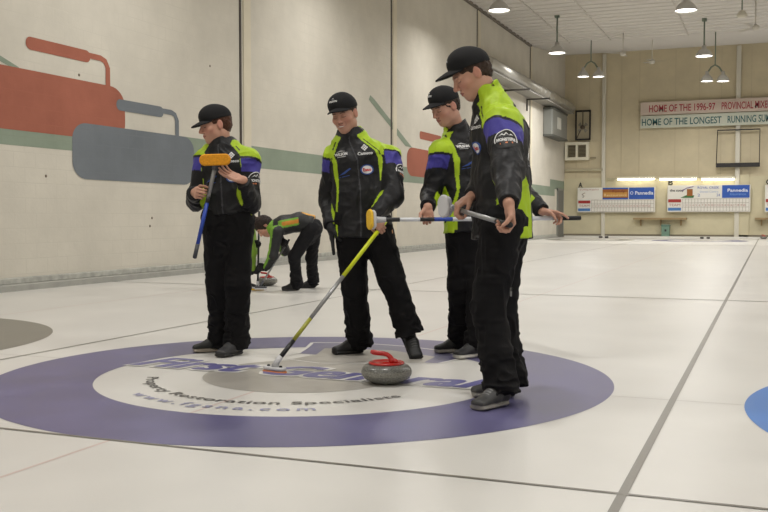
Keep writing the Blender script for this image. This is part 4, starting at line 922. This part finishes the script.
# scoreboards
M_SBW = mat('board_white', srgb(222, 220, 212), .6); M_SBR = mat('board_red', srgb(160, 50, 45), .6); M_SBB = mat('board_blue', srgb(40, 84, 170), .5); M_SBL = mat('board_light_blue', srgb(70, 120, 180), .6)
M_GRID = mat('grid_line', srgb(150, 140, 130), .7); M_NUM = mat('number_red', srgb(170, 110, 100), .7); M_TEXTK = mat('sign_black', srgb(40, 40, 44), .7); M_TEXTW = mat('sign_white', srgb(220, 225, 235), .6); M_BRN = mat('sign_brown', srgb(150, 92, 40), .7); M_GRN = mat('sign_green', srgb(60, 110, 60), .7); M_TXTB = mat('sign_blue', srgb(60, 90, 170), .7)
def scoreboard(u0, v0, u1, v1, letter, label, kind):
    y = YB - .25; a = bw(u0, v1, y); b = bw(u1, v0, y); W = b[0] - a[0]; H = b[2] - a[2]; root = empty('scoreboard', ((a[0] + b[0]) / 2, y, a[2])); tag(root, label, 'scoreboard')
    boxo('board', (a[0], y - .03, a[2]), (b[0], y + .03, b[2]), M_SBW, root, .004); yy = y - .034
    def P(fx, fz): return (a[0] + W * fx, yy, a[2] + H * fz)
    def rect(name, x0, z0, x1, z1, m, dy=0, par=root): return boxo(name, (a[0] + W * x0, yy - dy - .004, a[2] + H * z0), (a[0] + W * x1, yy, a[2] + H * z1), m, par)
    def tx(s, x0, z0, x1, z1, m, par, **kw): return text_on('board_lettering', s, (a[0] + W * x0, yy, a[2] + H * z0), (1, 0, 0), (0, 0, 1), (0, -1, 0), .2, m, par, fit=W * (x1 - x0), height=H * (z1 - z0), off=.012, **kw)
    rect('colour_label', .01, .36, .17, .48, M_SBR); rect('colour_label', .01, .05, .17, .16, M_SBL); 
    tx('TEAM', .02, .22, .16, .31, M_NUM, root)
    n = 21; bm = bmesh.new()
    for i in range(n + 1): x = .185 + (.985 - .185) * i / n; box(bm, (a[0] + W * x - .006, yy - .004, a[2] + H * .03), (a[0] + W * x + .006, yy, a[2] + H * .49))
    for z in (.03, .18, .34, .49): box(bm, (a[0] + W * .185, yy - .004, a[2] + H * z - .006), (a[0] + W * .985, yy, a[2] + H * z + .006))
    obj('score_grid', bm, M_GRID, root)
    bms = []
    for i in range(20):
        bmt = text_bm(str(i + 1), .13, align='CENTER', sx=.8)
        x = .185 + .8 * (i + .5) / n
        for v in bmt.verts: v.co = Vector((a[0] + W * x + v.co.x, yy - .008, a[2] + H * .215 + v.co.y))
        bms.append(bmt)
    obj('score_number', merge(*bms), M_NUM, root)
    if kind == 0:
        s1 = rect('sponsor_panel', .01, .52, .32, .99, M_SBW); tx('Curling Supplies', .03, .88, .28, .95, M_NUM, s1)
        bm = bmesh.new(); sweep(bm, [P(.07, .60), P(.09, .66), P(.06, .72), P(.10, .80)], .025, 8); obj('sketch_mark', bm, MATS['grid_line'], s1)
        s2 = rect('sponsor_panel', .33, .52, .66, .99, M_BRN); rect('panel_stripe', .33, .93, .66, .99, M_SBB, .004, s2); rect('panel_stripe', .33, .52, .66, .58, M_SBB, .004, s2); rect('panel_stripe', .34, .62, .65, .80, mat('sign_tan', srgb(190, 140, 70), .7), .004, s2)
        tx('Family', .46, .76, .62, .90, mat('sign_dark_red', srgb(110, 40, 30), .7), s2); tx('Restaurants', .35, .64, .64, .74, mat('sign_cream', srgb(225, 200, 150), .7), s2)
        s3 = rect('sponsor_panel', .67, .52, .99, .99, M_SBB); tx('Pannedia', .75, .70, .98, .84, M_TEXTW, s3, bold=.004); bm = bmesh.new(); lathe(bm, P(.705, .77), [(.07, 0), (.07, .004), (.05, .006), (.05, 0)], 16, (0, -1, 0)); obj('panel_mark', bm, M_TEXTW, s3)
    else:
        s1 = rect('sponsor_panel', .01, .52, .33, .99, M_SBW); tx('the coop', .03, .74, .20, .86, M_TEXTK, s1, bold=.004)
        bm = bmesh.new(); f = poly(bm, [P(.16, .53), P(.32, .53), P(.33, .62), P(.24, .64)]); 
        for v in bm.verts: v.co.y = yy - .008
        obj('painted_hill', bm, M_GRN, s1); rect('painted_building', .24, .60, .31, .86, M_BRN, .006, s1)
        bm = bmesh.new(); sweep(bm, [Vector(P(x_, z_)) + Vector((0, -.008, 0)) for x_, z_ in ((.18, .80), (.24, .90), (.32, .95))], .02, 6); obj('panel_stroke', bm, mat('sign_violet', srgb(130, 110, 150), .7), s1)
        s2 = rect('sponsor_panel', .335, .52, .655, .99, M_SBW); tx('ROYAL CREEK', .37, .86, .63, .95, M_TXTB, s2); tx('Dental Centre', .40, .72, .62, .79, mat('sign_pale_blue', srgb(150, 170, 205), .7), s2); tx('2', .37, .58, .40, .68, M_TXTB, s2); tx('24', .60, .58, .64, .68, M_TXTB, s2)
        s3 = rect('sponsor_panel', .665, .52, .99, .99, M_SBB); tx('Pannedia', .73, .74, .97, .86, M_TEXTW, s3, bold=.004); tx('Insurance', .76, .62, .95, .70, mat('sign_sky', srgb(120, 160, 215), .7), s3)
    lt = text_on('sheet_letter', letter, (a[0] + .03, y - .01, b[2] + .012), (1, 0, 0), (0, 0, 1), (0, -1, 0), .3, M_TEXTK, None, fit=.20, height=.24, bold=.01)
    tag(lt, 'black letter %s fixed above a scoreboard on the far wall' % letter, 'letter')
scoreboard(577.5, 187, 655.2, 212.3, 'A', 'scoreboard with brown and blue panels, nearest the grey door', 0)
scoreboard(667.3, 184.6, 750.6, 212, 'B', 'scoreboard with green hill picture and blue panel, left of the far post', 1)
scoreboard(764.8, 184, 848, 212, 'C', 'scoreboard cut off by the right edge, beyond the far post', 0)
# banners
M_BAN = mat('banner_pink', srgb(204, 188, 176), .7); M_BAN2 = mat('banner_pale', srgb(196, 200, 186), .7); M_TR = mat('banner_red', srgb(160, 44, 58), .7); M_TT = mat('banner_teal', srgb(44, 92, 96), .7)
def banner(v0, v1, words, m, mt, label):
    y = YB - .22; a = bw(640.5, v1, y); b = bw(640.5, v0, y); root = empty('banner', (a[0], y, a[2])); tag(root, label, 'banner', )
    boxo('cloth', (a[0], y - .004, a[2]), (a[0] + 9.4, y, b[2]), m, root); H = b[2] - a[2]
    for s, u0, u1 in words:
        p = bw(u0, v1, y); q = bw(u1, v1, y)
        text_on('banner_lettering', s, (p[0], y, a[2] + H * .20), (1, 0, 0), (0, 0, 1), (0, -1, 0), .3, mt, root, fit=q[0] - p[0], height=H * .56, off=.008, bold=.004)
banner(102.6, 115.4, [('HOME OF THE 1996-97', 649, 715.2), ('PROVINCIAL MIXED', 721.5, 771.5), ('CHAMPIONS', 776, 812)], M_BAN, M_TR, 'upper long banner with red lettering, HOME OF THE 1996-97')
banner(116.2, 128.4, [('HOME OF THE LONGEST', 641.8, 721.5), ('RUNNING SUMMER', 727.5, 783), ('BONSPIEL', 788, 822)], M_BAN2, M_TT, 'lower long banner with teal lettering, HOME OF THE LONGEST')
# roll frame under the banners
root = empty('hanging_frame', bw(738, 150)); tag(root, 'black topped and bottomed hanging frame under the banners', 'frame'); M_BLK = mat('black_bar', srgb(38, 36, 36), .6)
bbox('top_bar', 717.5, 128.6, 760.5, 131, .10, M_BLK, root, y=YB - .2); bbox('bottom_bar', 716, 162.5, 760, 167.5, .14, M_BLK, root, y=YB - .2, bev=.02)
for u0, u1 in ((717.6, 716.2), (760, 759.2)):
    bm = bmesh.new(); tube(bm, bw(u0, 130, YB - .25), bw(u1, 165, YB - .25), .018, seg=8); obj('cord', bm, M_BLK, root)
# louvred vent, fan frame
root = empty('louvre_vent', bw(577, 152)); tag(root, 'white framed louvred vent on the far wall beside the post', 'vent')
bm = bmesh.new(); a = bw(565.5, 160.5, YB - .1); b = bw(589.5, 142, YB - .1); X0, X1, Z0, Z1 = a[0], b[0], a[2], b[2]
for l, h in (((X0, Z0), (X1, Z0 + .13)), ((X0, Z1 - .13), (X1, Z1)), ((X0, Z0 + .13), (X0 + .13, Z1 - .13)), ((X1 - .13, Z0 + .13), (X1, Z1 - .13)), (((X0 + X1) / 2 - .05, Z0 + .13), ((X0 + X1) / 2 + .05, Z1 - .13))): box(bm, (l[0], YB - .30, l[1]), (h[0], YB - .01, h[1]))
obj('vent_frame', bm, M_FIX, root); bm = bmesh.new(); n = 9
for i in range(n):
    z = Z0 + .16 + (Z1 - Z0 - .32) * i / (n - 1); box(bm, (X0 + .1, YB - .24, z - .012), (X1 - .1, YB - .10, z + .012))
obj('louvre_slats', bm, mat('louvre_tan', srgb(150, 140, 115), .6), root); boxo('vent_backing', (X0 + .1, YB - .06, Z0 + .1), (X1 - .1, YB - .02, Z1 - .1), mat('vent_dark', srgb(88, 82, 70), .8), root)
bbox('pipe_stub', 590, 157, 596, 159, .05, MATS['louvre_tan'], root, y=YB - .05)
root = empty('wall_fan', bw(583, 125)); tag(root, 'black square framed fan above the louvred vent', 'fan'); y = YB - .12
a = bw(575.5, 140.5, y); b = bw(591, 110, y); bm = bmesh.new()
for l, h in (((a[0], a[2]), (b[0], a[2] + .07)), ((a[0], b[2] - .08), (b[0], b[2])), ((a[0], a[2]), (a[0] + .06, b[2])), ((b[0] - .06, a[2]), (b[0], b[2]))): box(bm, (l[0], y - .12, l[1]), (h[0], y, h[1]))
obj('fan_frame', bm, M_BLK, root); c_ = np.array([(a[0] + b[0]) / 2, y - .12, a[2] + (b[2] - a[2]) * .42])
bm = bmesh.new(); lathe(bm, c_, [(.10, 0), (.10, .10), (.06, .15), (0, .15)], 18, (0, -1, 0)); obj('fan_motor', bm, mat('motor_brown', srgb(90, 78, 66), .6), root)
bm = bmesh.new(); tube(bm, c_ + (0, .02, 0), (c_[0], y - .10, b[2]), .025, seg=8); tube(bm, c_ + (-.1, .03, -.1), (a[0] + .05, y - .08, a[2] + .05), .02, seg=8); obj('fan_bracket', bm, MATS['motor_brown'], root)
bm = bmesh.new()
for k in range(4):
    an = k * math.pi / 2 + .4; d1 = Vector((math.cos(an), 0, math.sin(an))); d2 = Vector((math.cos(an + .7), 0, math.sin(an + .7)))
    v = [Vector(c_) + d1 * .08, Vector(c_) + d1 * .27, Vector(c_) + d2 * .27 + Vector((0, .05, 0)), Vector(c_) + d2 * .08 + Vector((0, .03, 0))]; bm.faces.new([bm.verts.new(q) for q in v]); bm.faces.new([bm.verts.new(q + Vector((0, .008, 0))) for q in v][::-1])
obj('fan_blades', bm, mat('blade_grey', srgb(150, 145, 132), .5), root)
# shelves and bin below the boards
M_WOOD = mat('shelf_wood', srgb(150, 128, 92), .7)
def shelf(u0, u1, v, label, legs):
    root = empty('wall_shelf', bw((u0 + u1) / 2, v)); tag(root, label, 'shelf', 'shelves below the scoreboards'); bbox('board', u0, v - 1.2, u1, v + .6, .35, M_WOOD, root)
    for u_ in legs: bbox('bracket', u_ - .8, v + .6, u_ + .8, v + 6.6, .10, M_WOOD, root)
shelf(634, 687, 219, 'brown wall shelf between the two scoreboards', (641, 661, 681)); shelf(755, 800, 219, 'brown wall shelf beyond the far post', (761.5, 785))
root = empty('waste_bin', bw(666, 238)); tag(root, 'small green bin standing under the wooden shelf', 'bin'); M_BIN = mat('bin_green', srgb(110, 140, 124), .6)
a = bw(661.8, 237.2, YB - .25); b = bw(669.8, 224.5, YB - .25); bm = bmesh.new(); box(bm, (a[0], YB - .5, 0), (b[0], YB - .15, b[2] - .08), .02); obj('bin_body', bm, M_BIN, root)
bm = bmesh.new(); box(bm, (a[0] - .02, YB - .52, b[2] - .08), (b[0] + .02, YB - .13, b[2]), .02); obj('bin_lid', bm, mat('bin_lid', srgb(96, 124, 110), .6), root); boxo('bin_mark', (a[0] + .14, YB - .51, .28), (b[0] - .12, YB - .495, .38), M_TEXTK, root)
# hacks
M_HACK = mat('hack_rubber', srgb(50, 44, 40), .8)
def hack(x, label):
    root = empty('hack', (x, 38.4, 0)); tag(root, label, 'hack')
    for q in (-1, 1):
        bm = bmesh.new(); lo = Vector((x + q * .13 - .07, 38.3, 0)); hi = Vector((x + q * .13 + .07, 38.5, .075)); box(bm, lo, hi, .015); obj('foothold', bm, M_HACK, root)
hack(-4.32, 'black rubber hack on the far ice below the left scoreboard'); hack(0, 'black rubber hack on the far ice below the middle scoreboard'); 
o_ = stone('curling stone resting by the far wall at the right edge', (2.35, 39.0, 0), .3) if 'stone' in globals() else None

# ------------------------------------------------------------------ duct, heater and brackets on the left wall
M_DUCT = mat('galvanised_duct', srgb(190, 188, 182), .45, metal=.8)
root = empty('ventilation_duct', (-5.95, 32, 5.9)); tag(root, 'long round galvanised duct hung high along the left wall', 'duct')
def ductz(): return 6.02
DX, DR = -6.16, .24
bm = bmesh.new(); tube(bm, (DX, 25.6, 6.03), (DX, 40.0, 6.03), DR, seg=32); obj('duct_pipe', bm, M_DUCT, root)
for k in range(17):
    bm = bmesh.new(); lathe(bm, (DX, 26.4 + k * .8, 6.03), [(DR, -.02), (DR + .016, -.008), (DR + .016, .008), (DR, .02)], 32, (0, 1, 0)); obj('duct_rib', bm, M_DUCT, root)
bm = bmesh.new(); box(bm, (XL + .02, 25.6, 5.70), (DX + .26, 39.6, 5.75)); obj('duct_tray', bm, mat('tray_grey', srgb(150, 148, 142), .5, metal=.3), root)
M_BRK = mat('bracket_dark', srgb(74, 70, 66), .6)
def bracket(u0, u1, v, drop, label):
    a = plane(u0, v, 0, XL + .02); root = empty('wall_bracket', a); tag(root, label, 'bracket')
    boxo('bracket_arm', (XL, a[1] - .03, a[2] - .03), (XL + .95, a[1] + .03, a[2] + .03), M_BRK, root)
    boxo('bracket_leg', (XL, a[1] - .03, a[2] - drop), (XL + .05, a[1] + .03, a[2]), M_BRK, root)
bracket(505, 523, 90.5, .25, 'dark wall bracket under the duct, nearer the tallest curler'); bracket(527, 542, 99.5, .45, 'dark wall bracket under the duct with long vertical leg')
root = empty('unit_heater', (XL + .4, 36, 4)); tag(root, 'grey box heater hanging at the far end of the left wall', 'heater')
a = plane(543.5, 135, 0, XL + .02); b = plane(543.5, 108, 0, XL + .02); y0_, y1_ = a[1], a[1] + 3.2; b[2] = min(b[2], 5.62)
bm = bmesh.new(); box(bm, (XL + .005, y0_, a[2]), (XL + .40, y1_, b[2]), .03); obj('heater_case', bm, mat('heater_grey', srgb(140, 142, 138), .5, metal=.2), root)
boxo('heater_plate', (XL + .40, y0_ + 1.0, a[2] + .35), (XL + .415, y0_ + 1.8, b[2] - .3), mat('plate_pale', srgb(205, 205, 198), .5), root)
bm = bmesh.new()
for q in (0, 1): box(bm, (XL + .005, y0_ - .04, a[2] + q * (b[2] - a[2]) - .05), (XL + .43, y1_, a[2] + q * (b[2] - a[2]) + .03))
obj('heater_trim', bm, mat('heater_trim', srgb(86, 88, 84), .5), root)

# ------------------------------------------------------------------ lamps
M_SHADE = mat('lamp_shade_grey', srgb(190, 188, 184), .45, metal=.2); M_GLOW = mat('lamp_glow', (1, .98, .92, 1), .5, emit=(1, .97, .90, 1), estr=9); M_STEM = mat('lamp_stem', srgb(110, 122, 108), .5)
LAMPW = 150
def lamp_parts(root, p, r, stem_top=None):
    p = Vector(p); bm = bmesh.new(); pr = [(r, 0), (r * .98, .03), (r * .84, .12), (r * .58, .21), (r * .38, .25), (r * .28, .27), (r * .25, .38), (0, .39)]
    lathe(bm, p, pr, 32); lathe(bm, p, [(r * .985, .002), (r * .81, .115), (r * .55, .20), (0, .22)][::-1], 32); obj('lamp_shade', bm, M_SHADE, root)
    bm = bmesh.new(); lathe(bm, p, [(0, .028), (r * .9, .028), (r * .93, .045), (0, .05)], 32); obj('lamp_lens', bm, M_GLOW, root)
    if stem_top:
        bm = bmesh.new(); tube(bm, p + Vector((0, 0, .36)), Vector(stem_top), .028, seg=8); obj('lamp_stem', bm, M_STEM, root)
def area(p, r, w):
    l = bpy.data.lights.new('lamp_and_fill_light', 'AREA'); l.shape = 'DISK'; l.size = r * 2; l.energy = w; l.color = (1, .975, .935); l.spread = math.radians(165)
    o = bpy.data.objects.new('lamp_and_fill_light', l); o.location = p; COL.objects.link(o)
names = {(-4.2, 20): 'bell lamp nearest the top of the long wall', (-4.2, 27): 'bell lamp over the end of the duct', (.4, 21.7): 'large bell lamp cut close to the top edge, right of centre', (.4, 29.4): 'bell lamp with green stem above the double lamp'}
def bell(p, label):
    root = empty('bell_lamp', p); tag(root, label, 'lamp', 'bell lamps under the ceiling'); lamp_parts(root, p, .30, (p[0], p[1], ZC)); bm = bmesh.new()
    box(bm, (p[0] - .08, p[1] - .08, ZC - .10), (p[0] + .08, p[1] + .08, ZC + .01)); obj('ceiling_box', bm, M_STEM, root)
for (u_, v_), key in (((499, 11), (-4.2, 20)), ((557, 53.5), (-4.2, 27)), ((686, 11), (.4, 21.7)), ((704, 56.5), (.4, 29.4))):
    p = plane(u_, v_, 2, 6.55); bell(p, names[key]); area((p[0], p[1], p[2] - .03), .28, LAMPW)
for x_, ys in ((-4.2, (-8, -1, 6, 13, 34)), (.4, (-8, -.5, 7, 14.3, 36.5)), (5, (-8, -.5, 7, 14.3, 21.7, 29.4, 36)), (9.6, (-8, -.5, 7, 14.3, 21.7, 29.4, 36)), (13.6, (0, 14, 29))):  # second row's farthest light is an added fill brightening the back wall, no fixture
    for y_ in ys: area((x_, y_, 6.5), .28, LAMPW)
def double(u0, u1, v, ut, vt, label):
    y = 33.0; p = plane(u0, v, 1, y); q = plane(u1, v, 1, y); root = empty('double_lamp', (p + q) / 2); tag(root, label, 'lamp')
    for e in (p, q): lamp_parts(root, e, .235); area((e[0], e[1], e[2] - .03), .2, LAMPW * .5)
    c = (p + q) / 2 + ZW * .62; bm = bmesh.new(); sweep(bm, [p + ZW * .3, (p + c) / 2 + ZW * .22, c, (q + c) / 2 + ZW * .22, q + ZW * .3], .03, 8); tube(bm, c, (c[0], c[1], ZC), .022, seg=8); obj('lamp_stem', bm, M_STEM, root)
double(583.2, 598.6, 77, 591, 60, 'double bell lamp in front of the white post beside the left wall'); double(707, 723, 81.5, 715, 55, 'double bell lamp above the banners')
M_FANW = mat('fan_white', srgb(196, 192, 182), .5)
def ceiling_fan(u, v, z, label, r=.8):
    p = plane(u, v, 2, z); root = empty('ceiling_fan', p); tag(root, label, 'fan'); bm = bmesh.new(); lathe(bm, p, [(0, -.10), (.09, -.08), (.12, 0), (.09, .07), (.03, .10), (0, .10)], 20); obj('fan_hub', bm, M_FANW, root)
    bm = bmesh.new(); tube(bm, p + ZW * .1, (p[0], p[1], ZC if p[1] < 33 else 8.2), .02, seg=8); obj('fan_rod', bm, M_FANW, root)
    for k in range(3):
        an = k * 2 * math.pi / 3 + u * .1; d = Vector((math.cos(an), math.sin(an), 0)); e = Vector((-math.sin(an), math.cos(an), 0)); P_ = Vector(p); bm = bmesh.new()
        v = [P_ + d * .10 - e * .04, P_ + d * r - e * .07, P_ + d * r + e * .07 + Vector((0, 0, .03)), P_ + d * .10 + e * .04 + Vector((0, 0, .02))]
        f = bm.faces.new([bm.verts.new(q) for q in v]); bmesh.ops.solidify(bm, geom=[f], thickness=.01); obj('fan_blade', bm, M_FANW, root)
ceiling_fan(623, 53.5, 7.1, 'white ceiling fan left of the bell lamp over the banners'); ceiling_fan(652, 61.5, 7.1, 'small white ceiling fan hung lowest, left of the double lamp', .5); ceiling_fan(755.5, 27.5, 7.0, 'white ceiling fan close to the right edge')
root = empty('dark_bell_lamp', plane(742, 15, 2, 6.9)); tag(root, 'small unlit lamp on long rod near the top right corner', 'lamp'); p = plane(742, 15.5, 2, 6.9); lamp_p = Vector(p); root.location = p
bm = bmesh.new(); lathe(bm, p, [(0, -.06), (.12, -.05), (.16, 0), (.10, .10), (.04, .16), (0, .17)], 20); obj('lamp_globe', bm, mat('globe_pale', srgb(200, 196, 180), .5), root); bm = bmesh.new(); tube(bm, p + ZW * .15, (p[0], p[1], ZC), .02, seg=8); obj('lamp_stem', bm, M_STEM, root)
W = bpy.data.worlds.new('world'); SC.world = W; W.use_nodes = True; W.node_tree.nodes['Background'].inputs[0].default_value = (0, 0, 0, 1)
SC.cycles.max_bounces = 8; SC.cycles.diffuse_bounces = 5
print('script', round(time.time() - T0, 1))
